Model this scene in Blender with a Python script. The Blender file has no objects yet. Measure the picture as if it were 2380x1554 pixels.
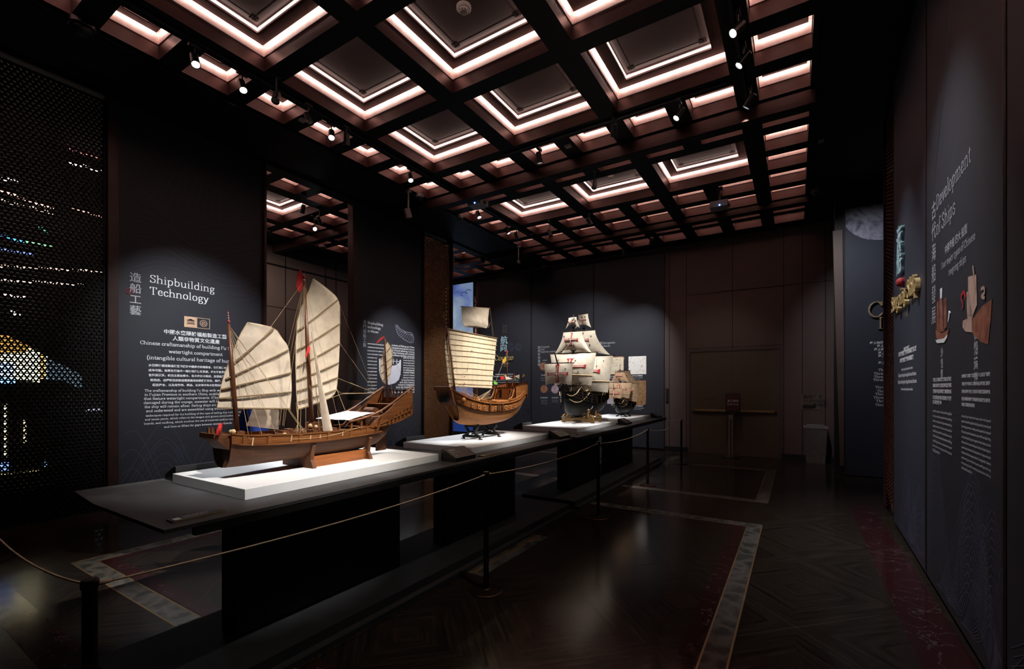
import bpy, bmesh, math, random
from mathutils import Vector, Matrix
random.seed(7)
C = bpy.context.scene.collection
SC = bpy.context.scene
PI = math.pi

# ------------------------------------------------------------------ camera, world, exposure
EYE = 1.625
TH = math.radians(31.96)
FPX = 2380 * 16.0 / 36.0
cam_d = bpy.data.cameras.new('camera'); cam_d.lens = 16.0; cam_d.sensor_width = 36.0
cam_d.shift_y = 125.0 / 2380.0
cam_d.clip_start = 0.05; cam_d.clip_end = 100
cam = bpy.data.objects.new('camera', cam_d); C.objects.link(cam)
cam.location = (0, 0, EYE); cam.rotation_euler = (PI / 2, 0, TH)
SC.camera = cam
w = bpy.data.worlds.new('world'); SC.world = w; w.use_nodes = True
w.node_tree.nodes['Background'].inputs[0].default_value = (0.010, 0.008, 0.009, 1)
w.node_tree.nodes['Background'].inputs[1].default_value = 0.15
SC.view_settings.view_transform = 'Standard'; SC.view_settings.look = 'None'
SC.view_settings.exposure = 0.0; SC.view_settings.gamma = 1.0
SC.view_settings.use_curve_mapping = False
try:
    SC.cycles.use_denoising = True
    SC.cycles.max_bounces = 6; SC.cycles.diffuse_bounces = 3; SC.cycles.glossy_bounces = 3
    SC.cycles.sample_clamp_indirect = 3.0
    SC.cycles.caustics_reflective = False; SC.cycles.caustics_refractive = False
except Exception:
    pass

# spotlights: (x, y, z, target, watts, half angle deg, blend, colour)
def spot(name, loc, to, watts, ang, blend=0.6, col=(1, .95, .88), r=0.03):
    d = bpy.data.lights.new(name, 'SPOT'); d.energy = watts
    d.spot_size = math.radians(ang); d.spot_blend = blend; d.color = col; d.shadow_soft_size = r
    o = bpy.data.objects.new(name, d); C.objects.link(o); o.location = loc
    o.rotation_euler = (Vector(to) - Vector(loc)).to_track_quat('-Z', 'Y').to_euler()
    return o
COOL = (.93, .97, 1.0); WARM = (1, .90, .76); NEUT = (1, .95, .90)
SPOTS = [  # position, aim, watts, cone, blend, colour
    ((-5.37, 2.31, 5.02), (-3.45, 2.0, 1.1), 546, 18, .8, COOL),
    ((-5.37, 2.80, 5.02), (-3.45, 2.6, 1.3), 546, 20, .8, NEUT),
    ((-5.37, 3.96, 5.02), (-3.5, 2.6, 1.1), 630, 18, .8, COOL),
    ((-5.37, 5.47, 5.02), (-3.5, 4.4, 1.1), 882, 19, .8, COOL),
    ((-1.30, 5.98, 5.02), (-3.3, 4.55, 1.5), 560, 28, .8, WARM),
    ((-0.53, 4.83, 5.02), (-3.35, 2.5, 1.45), 1176, 24, .8, WARM),
    ((-0.53, 5.36, 5.02), (-3.5, 4.5, 1.3), 882, 22, .8, NEUT),
    ((-5.37, 7.39, 5.02), (-3.5, 7.1, 1.1), 882, 19, .8, NEUT),
    ((-5.37, 8.50, 5.02), (-3.5, 9.3, 1.1), 882, 18, .8, COOL),
    ((-3.30, 6.10, 5.02), (-3.25, 7.2, 1.6), 714, 34, .8, NEUT),
    ((-2.80, 10.42, 4.86), (-4.0, 12.1, 1.9), 450, 60, 1, COOL),
    ((-0.53, 1.20, 5.02), (-3.3, 1.95, 1.1), 1150, 25, .8, NEUT),
    ((-0.53, 3.40, 5.02), (-3.4, 4.4, 1.3), 882, 20, .8, NEUT),
    ((-2.10, 5.98, 5.02), (-3.4, 9.2, 1.2), 1300, 20, .8, NEUT),
    ((-0.53, 6.22, 5.02), (-3.35, 7.1, 1.2), 1000, 22, .8, NEUT),  # added lamp and fixture, only to brighten the third plinth
    ((-5.37, .95, 5.02), (-4.05, 1.55, 0), 420, 15, .9, NEUT),  # added out of view to light the floor and tabletop at the tip
]
SLIGHTS = [spot('spotlight_beam', a, b, p, c, bl, co) for a, b, p, c, bl, co in SPOTS]
PANEL_AND_FILL_SPOTS = [  # lamps without fixtures: panel washes, plus fills for lattice, ropes and walls
    ((-4.4, 9.9, 5.05), (-5.6, 12.1, .9), 300, 92, 1, COOL),
    ((-6.9, 9.9, 5.05), (-7.7, 12.1, .9), 300, 92, 1, COOL),
    ((-4.6, 6.9, 5.00), (-7.3, 6.95, 2.0), 800, 36, 1, COOL),
    ((-4.3, 2.55, 5.10), (-7.3, 3.2, 1.9), 1000, 42, 1, COOL),
    ((-5.37, 9.2, 5.00), (-7.34, 8.3, 1.6), 480, 34, 1, WARM),  # added to brighten the copper lattice
    ((-0.53, 4.1, 5.15), (.93, 4.75, 1.4), 440, 62, 1, COOL),
    ((-0.53, 6.0, 5.15), (.98, 6.5, 1.2), 420, 54, 1, COOL),
    ((-0.53, 2.4, 5.15), (-2.7, 2.3, .7), 120, 56, 1, WARM),  # added wide fill, brightens the nearer barrier ropes
    ((-0.53, 6.6, 5.15), (-2.6, 7.6, .7), 130, 56, 1, WARM),  # same added fill for the farther ropes
    ((-0.2, 8.6, 5.15), (1.3, 10.45, 3.1), 260, 72, 1, COOL),
    ((-10.1, 4.4, 5.15), (-11.4, 7.2, 2.6), 450, 90, 1, WARM),  # added so the hall's far wall shows up
    ((-1.2, 9.6, 5.15), (-1.9, 12.1, 1.3), 60, 60, 1, WARM),
]
for a, b, p, c, bl, co in PANEL_AND_FILL_SPOTS: spot('panel_or_fill_beam', a, b, p, c, bl, co)

# ------------------------------------------------------------------ survey: pixel of the photograph -> point on a known plane
CT, ST = math.cos(TH), math.sin(TH)
def ray(u, v):
    a = (u - 1190.0) / FPX; b = (902.0 - v) / FPX
    return Vector((a * CT - ST, a * ST + CT, b))
def onX(u, v, X): r = ray(u, v); return Vector((0, 0, EYE)) + r * (X / r.x)
def onY(u, v, Y): r = ray(u, v); return Vector((0, 0, EYE)) + r * (Y / r.y)
def onZ(u, v, Z): r = ray(u, v); return Vector((0, 0, EYE)) + r * ((Z - EYE) / r.z)
RW0 = Vector((.905, 3.67, 0)); RWD = Vector((.025, 1, 0)).normalized(); RWN = Vector((-RWD.y, RWD.x, 0))
def onR(u, v, off=0.0):
    r = ray(u, v); e = Vector((0, 0, EYE)); p0 = RW0 + RWN * off
    return e + r * ((p0 - e).dot(RWN) / r.dot(RWN))

# ------------------------------------------------------------------ materials
def mat(name, col, rough=.5, metal=0.0, var=.18, scale=8.0, stretch=(1, 1, 1), bump=0.0, spec=.5, emit=None, estr=0.0, transl=0.0, alpha=1.0):
    m = bpy.data.materials.new(name); m.use_nodes = True
    nt = m.node_tree; N = nt.nodes; L = nt.links
    b = N['Principled BSDF']; b.inputs['Roughness'].default_value = rough; b.inputs['Metallic'].default_value = metal
    b.inputs['Specular IOR Level'].default_value = spec
    tc = N.new('ShaderNodeTexCoord'); mp = N.new('ShaderNodeMapping'); mp.inputs['Scale'].default_value = stretch
    nz = N.new('ShaderNodeTexNoise'); nz.inputs['Scale'].default_value = scale; nz.inputs['Detail'].default_value = 5
    L.new(tc.outputs['Object'], mp.inputs[0]); L.new(mp.outputs[0], nz.inputs['Vector'])
    cr = N.new('ShaderNodeValToRGB')
    cr.color_ramp.elements[0].position = .3; cr.color_ramp.elements[1].position = .7
    cr.color_ramp.elements[0].color = tuple(c * (1 - var) for c in col) + (1,)
    cr.color_ramp.elements[1].color = tuple(min(1, c * (1 + var)) for c in col) + (1,)
    L.new(nz.outputs['Fac'], cr.inputs[0]); L.new(cr.outputs[0], b.inputs['Base Color'])
    if bump:
        bp = N.new('ShaderNodeBump'); bp.inputs['Strength'].default_value = bump; bp.inputs['Distance'].default_value = .01
        L.new(nz.outputs['Fac'], bp.inputs['Height']); L.new(bp.outputs[0], b.inputs['Normal'])
    if emit:
        b.inputs['Emission Color'].default_value = tuple(emit) + (1,); b.inputs['Emission Strength'].default_value = estr
    if transl:
        tr = N.new('ShaderNodeBsdfTranslucent'); mx = N.new('ShaderNodeMixShader'); mx.inputs[0].default_value = transl
        L.new(cr.outputs[0], tr.inputs['Color'])
        L.new(b.outputs[0], mx.inputs[1]); L.new(tr.outputs[0], mx.inputs[2]); L.new(mx.outputs[0], N['Material Output'].inputs[0])
    return m
def emis(name, col, s): return mat(name, tuple(c * .6 for c in col), .5, emit=col, estr=s, var=.02)

def wood(name, c1, c2, rough=.35, plank=70.0, axis='Z', grain=(60, 3, 60), dark=.45):
    """strakes: thin dark seams at regular height, long grain along Y"""
    m = bpy.data.materials.new(name); m.use_nodes = True
    nt = m.node_tree; N = nt.nodes; L = nt.links; b = N['Principled BSDF']; b.inputs['Roughness'].default_value = rough; b.inputs['Specular IOR Level'].default_value = .25
    tc = N.new('ShaderNodeTexCoord'); mp = N.new('ShaderNodeMapping'); mp.inputs['Scale'].default_value = grain
    nz = N.new('ShaderNodeTexNoise'); nz.inputs['Scale'].default_value = 1.0; nz.inputs['Detail'].default_value = 6
    L.new(tc.outputs['Object'], mp.inputs[0]); L.new(mp.outputs[0], nz.inputs['Vector'])
    cr = N.new('ShaderNodeValToRGB'); cr.color_ramp.elements[0].position = .3; cr.color_ramp.elements[1].position = .72
    cr.color_ramp.elements[0].color = tuple(c1) + (1,); cr.color_ramp.elements[1].color = tuple(c2) + (1,)
    L.new(nz.outputs['Fac'], cr.inputs[0])
    sx = N.new('ShaderNodeSeparateXYZ'); L.new(tc.outputs['Object'], sx.inputs[0])
    mu = N.new('ShaderNodeMath'); mu.operation = 'MULTIPLY'; mu.inputs[1].default_value = plank; L.new(sx.outputs[axis], mu.inputs[0])
    fr = N.new('ShaderNodeMath'); fr.operation = 'FRACT'; L.new(mu.outputs[0], fr.inputs[0])
    gt = N.new('ShaderNodeMath'); gt.operation = 'LESS_THAN'; gt.inputs[1].default_value = .16; L.new(fr.outputs[0], gt.inputs[0])
    ml = N.new('ShaderNodeMath'); ml.operation = 'MULTIPLY'; ml.inputs[1].default_value = dark; L.new(gt.outputs[0], ml.inputs[0])
    mx = N.new('ShaderNodeMix'); mx.data_type = 'RGBA'; mx.inputs[7].default_value = tuple(c * .25 for c in c1) + (1,)
    L.new(ml.outputs[0], mx.inputs[0]); L.new(cr.outputs[0], mx.inputs[6]); L.new(mx.outputs[2], b.inputs['Base Color'])
    return m

def floor_mat():
    m = bpy.data.materials.new('parquet'); m.use_nodes = True
    nt = m.node_tree; N = nt.nodes; L = nt.links; b = N['Principled BSDF']
    b.inputs['Roughness'].default_value = .17; b.inputs['Specular IOR Level'].default_value = .17
    tc = N.new('ShaderNodeTexCoord'); sx = N.new('ShaderNodeSeparateXYZ'); L.new(tc.outputs['Object'], sx.inputs[0])
    def M(op, a, bb=None):
        n = N.new('ShaderNodeMath'); n.operation = op
        for i, x in enumerate((a, bb)):
            if x is None: continue
            if isinstance(x, (int, float)): n.inputs[i].default_value = x
            else: L.new(x, n.inputs[i])
        return n.outputs[0]
    P = 1.46
    def fold(o): return M('ABSOLUTE', M('SUBTRACT', M('FRACT', M('DIVIDE', o, P)), .5))
    ax, ay = fold(sx.outputs[0]), fold(sx.outputs[1])
    d = M('ADD', ax, ay); e = M('SUBTRACT', ax, ay)
    cb = N.new('ShaderNodeCombineXYZ')
    L.new(M('MULTIPLY', d, 34.0), cb.inputs[0]); L.new(M('MULTIPLY', e, 1.6), cb.inputs[1])
    L.new(M('MULTIPLY', M('FLOOR', M('DIVIDE', sx.outputs[0], P)), 3.7), cb.inputs[2])
    nz = N.new('ShaderNodeTexNoise'); nz.inputs['Scale'].default_value = 1.0; nz.inputs['Detail'].default_value = 7; nz.inputs['Roughness'].default_value = .65
    L.new(cb.outputs[0], nz.inputs['Vector'])
    cr = N.new('ShaderNodeValToRGB')
    cr.color_ramp.elements[0].position = .34; cr.color_ramp.elements[0].color = (.0075, .005, .004, 1)
    cr.color_ramp.elements[1].position = .68; cr.color_ramp.elements[1].color = (.034, .025, .019, 1)
    L.new(nz.outputs['Fac'], cr.inputs[0])
    # thin brass lines on the diamond joints
    ln = M('LESS_THAN', M('ABSOLUTE', M('SUBTRACT', d, .5)), .0035)
    mx = N.new('ShaderNodeMix'); mx.data_type = 'RGBA'; mx.inputs[7].default_value = (.045, .030, .021, 1)
    L.new(ln, mx.inputs[0]); L.new(cr.outputs[0], mx.inputs[6]); L.new(mx.outputs[2], b.inputs['Base Color'])
    return m
def marble(name, base, vein, rough=.12, scale=3.0, width=.03):
    m = bpy.data.materials.new(name); m.use_nodes = True
    nt = m.node_tree; N = nt.nodes; L = nt.links; b = N['Principled BSDF']; b.inputs['Roughness'].default_value = rough; b.inputs['Specular IOR Level'].default_value = .2
    tc = N.new('ShaderNodeTexCoord'); nz = N.new('ShaderNodeTexNoise'); nz.inputs['Scale'].default_value = scale; nz.inputs['Detail'].default_value = 8
    L.new(tc.outputs['Object'], nz.inputs['Vector'])
    s = N.new('ShaderNodeMath'); s.operation = 'SUBTRACT'; s.inputs[1].default_value = .5; L.new(nz.outputs['Fac'], s.inputs[0])
    a = N.new('ShaderNodeMath'); a.operation = 'ABSOLUTE'; L.new(s.outputs[0], a.inputs[0])
    cr = N.new('ShaderNodeValToRGB'); cr.color_ramp.elements[0].position = 0; cr.color_ramp.elements[1].position = width
    cr.color_ramp.elements[0].color = tuple(vein) + (1,); cr.color_ramp.elements[1].color = tuple(base) + (1,)
    L.new(a.outputs[0], cr.inputs[0]); L.new(cr.outputs[0], b.inputs['Base Color'])
    return m
def picture(name, cols, scale=4.0, estr=0.0, rough=.6, dist=.6, low=None):
    """printed or projected image: soft patches of colour from noise"""
    m = bpy.data.materials.new(name); m.use_nodes = True
    nt = m.node_tree; N = nt.nodes; L = nt.links; b = N['Principled BSDF']; b.inputs['Roughness'].default_value = rough
    tc = N.new('ShaderNodeTexCoord'); nz = N.new('ShaderNodeTexNoise'); nz.inputs['Scale'].default_value = scale
    nz.inputs['Detail'].default_value = 6; nz.inputs['Distortion'].default_value = dist
    L.new(tc.outputs['Object'], nz.inputs['Vector'])
    cr = N.new('ShaderNodeValToRGB'); el = cr.color_ramp.elements
    while len(el) < len(cols): el.new(.5)
    for i, c in enumerate(cols): el[i].position = .28 + .46 * i / (len(cols) - 1); el[i].color = tuple(c) + (1,)
    L.new(nz.outputs['Fac'], cr.inputs[0]); out = cr.outputs[0]
    if low:   # the picture turns to another colour towards its foot: (height of full colour, height where it ends, colour)
        sx = N.new('ShaderNodeSeparateXYZ'); L.new(tc.outputs['Object'], sx.inputs[0])
        mr = N.new('ShaderNodeMapRange'); mr.inputs[1].default_value = low[0]; mr.inputs[2].default_value = low[1]; mr.inputs[3].default_value = 1; mr.inputs[4].default_value = 0
        L.new(sx.outputs[2], mr.inputs[0]); mx = N.new('ShaderNodeMix'); mx.data_type = 'RGBA'; mx.inputs[7].default_value = tuple(low[2]) + (1,)
        L.new(mr.outputs[0], mx.inputs[0]); L.new(out, mx.inputs[6]); out = mx.outputs[2]
    L.new(out, b.inputs['Base Color'])
    if estr:
        L.new(out, b.inputs['Emission Color']); b.inputs['Emission Strength'].default_value = estr
    return m

M = {}
M['floor'] = floor_mat()
M['marble_grey'] = marble('grey green marble', (.050, .050, .045), (.12, .115, .105), scale=5, width=.12)
M['marble_red'] = marble('dark red marble', (.028, .008, .009), (.085, .06, .058), scale=4, width=.007)
M['brass_line'] = mat('brass inlay', (.30, .20, .10), .35, .6)
M['black'] = mat('black board', (.006, .0055, .0055), .5)
M['soffit'] = mat('black lacquer soffit', (.006, .005, .005), .6, spec=.2)
M['bronze'] = mat('bronze coffer side', (.060, .024, .020), .38, .40, scale=3, var=.1)
M['beam_face'] = mat('dark bronze beam face', (.036, .015, .013), .38, .4, scale=3)
M['cloth_cream'] = mat('pale cream sail cloth', (.74, .62, .43), .85, var=.06, scale=14, bump=.4, transl=.25)
M['bronze_dark'] = mat('dark bronze frame', (.040, .022, .018), .35, .5)
M['cove'] = mat('pale cove plaster', (.67, .48, .44), .5)
M['coffer_panel'] = mat('grey bronze coffer panel', (.085, .056, .053), .42, .35, scale=2, var=.1)
M['led'] = emis('led strip', (1, .76, .70), 26.0)
M['led2'] = emis('inner led strip', (1, .76, .68), 3.4)
M['slab'] = mat('dark grey table board', (.035, .035, .038), .6)
M['table_black'] = mat('black cabinet', (.0045, .0042, .004), .5)
M['plinth_step'] = mat('charcoal platform', (.022, .023, .026), .6)
M['white'] = mat('white acrylic', (.80, .81, .83), .4, var=.02)
M['navy'] = mat('navy printed panel', (.0155, .0165, .0245), .62, var=.12, scale=60)
M['navy2'] = mat('blue printed panel', (.018, .021, .037), .62, var=.12, scale=60)
M['seam'] = mat('panel edge trim', (.035, .022, .018), .4, .4)
M['text'] = mat('white print', (.80, .80, .82), .6, var=.03)
M['text_dim'] = mat('silver print', (.42, .42, .45), .6, var=.03)
M['gold'] = mat('gold lettering', (.72, .52, .24), .38, .35)
M['cyan'] = mat('pale blue lettering', (.42, .60, .66), .4)
M['line'] = mat('wave line print', (.050, .050, .085), .6)
M['line_lifted'] = mat('brightened wave line print', (.095, .095, .150), .6)  # same wave print, brightened in colour to offset weak light on the right wall
M['line_dim'] = mat('faint wave line print', (.036, .036, .055), .6)
M['red'] = mat('red cloth', (.52, .012, .016), .7, var=.25, bump=.2, transl=.15)
M['red_print'] = mat('red print', (.33, .010, .016), .7)
M['cloth'] = mat('cream sail cloth', (.75, .64, .51), .85, var=.12, scale=14, bump=.9, transl=.35)
M['cloth_white'] = mat('white sail cloth', (.80, .73, .60), .85, var=.10, scale=16, bump=.4, transl=.3)
M['cloth_tan'] = mat('tan sail cloth', (.46, .33, .21), .85, var=.2, scale=18, bump=.4, transl=.3)
M['awning'] = mat('white awning cloth', (.85, .85, .82), .8, var=.03)
M['batten'] = mat('bamboo batten', (.17, .115, .06), .6, var=.3, scale=60)
M['mast'] = mat('mast wood', (.105, .034, .013), .4, var=.3, scale=20, stretch=(4, 4, .6))
M['rope'] = mat('rigging cord', (.50, .36, .20), .8)
M['rope_dark'] = mat('dark rigging cord', (.06, .045, .03), .8)
M['wood1'] = wood('dark hull planks', (.050, .018, .008), (.105, .038, .014), .6, 85)
M['wood1b'] = wood('bulwark planks', (.105, .037, .012), (.21, .078, .025), .4, 60)
M['wood_stand'] = mat('orange brown stand wood', (.27, .085, .022), .32, var=.35, scale=5, stretch=(6, 1, 10))
M['wood_stand_dark'] = mat('brown stand wood', (.10, .036, .014), .55, var=.3, scale=5, stretch=(6, 6, 1), spec=.25)
M['deck'] = wood('deck planks', (.15, .06, .028), (.24, .11, .055), .5, 60, 'X')
M['wood2'] = wood('pale hull planks', (.30, .115, .034), (.47, .20, .066), .5, 75)
M['wood2b'] = wood('brown wale planks', (.20, .072, .022), (.34, .13, .040), .35, 75)
M['wood2band'] = wood('dark wale', (.050, .022, .010), (.085, .038, .016), .35, 75)
M['hull_black'] = mat('black painted hull', (.006, .006, .006), .40, spec=.16, var=.2)
M['hull_castle'] = mat('black brown castle wood', (.020, .014, .010), .35, var=.5, scale=40)
M['gilt'] = mat('gilt cradle', (.27, .155, .055), .42, .4, var=.35, scale=30, bump=.4)
M['iron'] = mat('black cast iron', (.008, .008, .008), .4, .4)
M['bronze_post'] = mat('bronze post', (.050, .028, .020), .3, .8)
M['stanchion_rope'] = mat('beige barrier rope', (.85, .62, .44), .7, scale=300, var=.25)
M['wall_grey'] = mat('rose grey wall panel', (.085, .057, .052), .55, var=.06, scale=2)
M['wall_dark'] = mat('dark rose wall panel', (.060, .040, .036), .55, var=.06, scale=2)
M['door'] = mat('olive brown door', (.070, .052, .034), .5, var=.06, scale=2)
M['brass'] = mat('brushed brass bar', (.40, .27, .14), .35, .7)
M['lattice_copper'] = mat('copper lattice', (.30, .15, .07), .40, .5)
M['lattice_dark'] = mat('dark bronze lattice', (.006, .004, .0035), .5, .3)
M['dark_plastic'] = mat('black plastic', (.010, .010, .011), .4)
M['grey_plastic'] = mat('grey plastic', (.18, .17, .17), .5)
M['white_plastic'] = mat('white plastic', (.62, .56, .52), .45)
M['lamp_on'] = emis('lit lamp lens', (.95, .98, 1.0), 22)
M['blue_led'] = emis('blue indicator', (.1, .25, 1.0), 14)
M['screen'] = picture('projected sea picture', [(.03, .05, .22), (.10, .16, .40), (.22, .30, .42), (.42, .52, .62), (.16, .12, .34)], .9, .80, low=(.6, 3.2, (.008, .028, .14)))
M['earth'] = picture('earth print', [(.02, .02, .03), (.13, .13, .18), (.24, .24, .31), (.06, .06, .09)], 2.2, dist=2.5)
M['parch'] = picture('parchment print', [(.55, .30, .18), (.75, .62, .42), (.80, .72, .58), (.78, .70, .52)], 14)
M['mapw'] = picture('pale map print', [(.72, .35, .28), (.85, .74, .62), (.90, .86, .80), (.90, .86, .82), (.30, .28, .38)], 16)
M['mapb'] = picture('brown map print', [(.10, .05, .02), (.26, .14, .06), (.36, .21, .09), (.20, .11, .05)], 9)
M['mapl'] = picture('lilac map print', [(.42, .36, .46), (.55, .48, .56), (.60, .53, .60)], 7)
M['disc'] = picture('copper disc print', [(.12, .04, .02), (.40, .17, .09), (.55, .26, .15)], 30)
M['disc2'] = picture('lilac disc print', [(.45, .33, .46), (.62, .50, .62)], 30)
M['junk_print'] = picture('red brown ship print', [(.10, .03, .02), (.26, .085, .05), (.40, .15, .09)], 14)
M['pale_print'] = picture('pale ship print', [(.34, .20, .15), (.55, .36, .29), (.50, .34, .28)], 12)
M['ghost_print'] = mat('pale grey line drawing', (.20, .19, .25), .6)
M['ghost_white'] = mat('white hull drawing', (.62, .61, .68), .6, var=.35, scale=12, stretch=(1, 4, 14))
M['skin'] = mat('skin', (.45, .27, .19), .55)
M['hair'] = mat('black hair', (.010, .008, .007), .5)
M['jacket'] = mat('blue jacket', (.006, .055, .42), .75, var=.3, scale=10, bump=.4)
M['dark_cloth'] = mat('dark clothing', (.012, .012, .014), .8)

# ------------------------------------------------------------------ builders
WLOC = {}
class MB:
    def __init__(s): s.v = []; s.f = []
    def add(s, vs, fs):
        n = len(s.v); s.v += [tuple(x) for x in vs]; s.f += [tuple(i + n for i in q) for q in fs]; return s
    def poly(s, pts): return s.add(pts, [tuple(range(len(pts)))])
    def box(s, x0, x1, y0, y1, z0, z1):
        return s.add([(x0, y0, z0), (x1, y0, z0), (x1, y1, z0), (x0, y1, z0), (x0, y0, z1), (x1, y0, z1), (x1, y1, z1), (x0, y1, z1)],
                     [(3, 2, 1, 0), (4, 5, 6, 7), (0, 1, 5, 4), (1, 2, 6, 5), (2, 3, 7, 6), (3, 0, 4, 7)])
    def obox(s, c, ax, ay, az):
        c, ax, ay, az = Vector(c), Vector(ax), Vector(ay), Vector(az)
        vs = [c + i * ax + j * ay + k * az for k in (-1, 1) for i, j in ((-1, -1), (1, -1), (1, 1), (-1, 1))]
        return s.add(vs, [(3, 2, 1, 0), (4, 5, 6, 7), (0, 1, 5, 4), (1, 2, 6, 5), (2, 3, 7, 6), (3, 0, 4, 7)])
    def bar(s, a, b, w, h, up=(0, 0, 1)):
        a, b = Vector(a), Vector(b); d = b - a
        if d.length < 1e-6: return s
        x = d.normalized(); u = Vector(up)
        if abs(x.dot(u)) > .97: u = Vector((1, 0, 0))
        y = u.cross(x).normalized(); z = x.cross(y)
        return s.obox((a + b) / 2, d / 2, y * w / 2, z * h / 2)
    def tube(s, pts, r, n=6, cap=True):
        pts = [Vector(p) for p in pts]; m = len(pts)
        rs = r if isinstance(r, (list, tuple)) else [r] * m
        vs = []; prev = None
        for i, p in enumerate(pts):
            d = (pts[min(i + 1, m - 1)] - pts[max(i - 1, 0)])
            if d.length < 1e-9: d = Vector((0, 0, 1))
            d.normalize()
            if prev is None:
                u = Vector((0, 0, 1)) if abs(d.z) < .9 else Vector((1, 0, 0))
                prev = (u - d * u.dot(d)).normalized()
            else:
                prev = (prev - d * prev.dot(d))
                prev = prev.normalized() if prev.length > 1e-6 else Vector((1, 0, 0))
            q = d.cross(prev)
            for k in range(n):
                a = 2 * PI * k / n; vs.append(p + (prev * math.cos(a) + q * math.sin(a)) * rs[i])
        fs = [(i * n + k, i * n + (k + 1) % n, (i + 1) * n + (k + 1) % n, (i + 1) * n + k) for i in range(m - 1) for k in range(n)]
        if cap: fs += [tuple(range(n))[::-1], tuple((m - 1) * n + k for k in range(n))]
        return s.add(vs, fs)
    def lathe(s, prof, c, n=20, axis=(0, 0, 1)):
        c = Vector(c); z = Vector(axis).normalized()
        x = z.orthogonal().normalized(); y = z.cross(x); vs = []
        for r, h in prof:
            for k in range(n):
                a = 2 * PI * k / n; vs.append(c + z * h + (x * math.cos(a) + y * math.sin(a)) * max(r, 1e-4))
        m = len(prof)
        fs = [(i * n + k, i * n + (k + 1) % n, (i + 1) * n + (k + 1) % n, (i + 1) * n + k) for i in range(m - 1) for k in range(n)]
        fs += [tuple(range(n))[::-1], tuple((m - 1) * n + k for k in range(n))]
        return s.add(vs, fs)
    def ball(s, c, r, n=8, sq=1.0):
        prof = [(r * math.sin(PI * i / n), -r * sq * math.cos(PI * i / n)) for i in range(n + 1)]
        return s.lathe(prof, c, n + 2)
    def prism(s, pts, off):
        pts = [Vector(p) for p in pts]; o = Vector(off); n = len(pts)
        return s.add(pts + [p + o for p in pts], [tuple(range(n))[::-1], tuple(range(n, 2 * n))] + [(i, (i + 1) % n, n + (i + 1) % n, n + i) for i in range(n)])
    def grid(s, fn, nu, nv):
        vs = [fn(i / nu, j / nv) for j in range(nv + 1) for i in range(nu + 1)]
        return s.add(vs, [(j * (nu + 1) + i, j * (nu + 1) + i + 1, (j + 1) * (nu + 1) + i + 1, (j + 1) * (nu + 1) + i) for j in range(nv) for i in range(nu)])
    def build(s, name, m, parent=None, smooth=False, label=None, kind=None, fix=False):
        base = WLOC.get(parent.name, Vector()) if parent else Vector()
        me = bpy.data.meshes.new(name); me.from_pydata([tuple(Vector(v) - base) for v in s.v], [], s.f); me.update()
        if fix:
            bm = bmesh.new(); bm.from_mesh(me); bmesh.ops.remove_doubles(bm, verts=bm.verts, dist=1e-5)
            bmesh.ops.recalc_face_normals(bm, faces=bm.faces); bm.to_mesh(me); bm.free()
        if smooth:
            for p in me.polygons: p.use_smooth = True
        me.materials.append(m)
        o = bpy.data.objects.new(name, me); C.objects.link(o)
        if parent: o.parent = parent
        WLOC[o.name] = base.copy()
        if label: o['label'] = label
        if kind: o['kind'] = kind
        return o
def tag(o, label, cat, group=None):
    o['label'] = label; o['category'] = cat
    if group: o['group'] = group
    return o
def thing(name, loc, label, cat, group=None):
    o = bpy.data.objects.new(name, None); C.objects.link(o); o.location = loc; o.empty_display_size = .1
    WLOC[o.name] = Vector(loc); return tag(o, label, cat, group)
def struct(mb, name, m, parent=None, **k):
    o = mb.build(name, m, parent, **k); o['kind'] = 'structure'; return o
def lerp(a, b, t): return a + (b - a) * t
def catmull(P, t):
    n = len(P) - 1; x = min(max(t, 0), 1) * n; i = min(int(x), n - 1); f = x - i
    p0, p1, p2, p3 = P[max(i - 1, 0)], P[i], P[i + 1], P[min(i + 2, n)]
    return tuple(.5 * (2 * b + (c - a) * f + (2 * a - 5 * b + 4 * c - d) * f * f + (-a + 3 * b - 3 * c + d) * f ** 3) for a, b, c, d in zip(p0, p1, p2, p3))
def smooth_path(P, n): return [catmull(P, i / n) for i in range(n + 1)]

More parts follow.
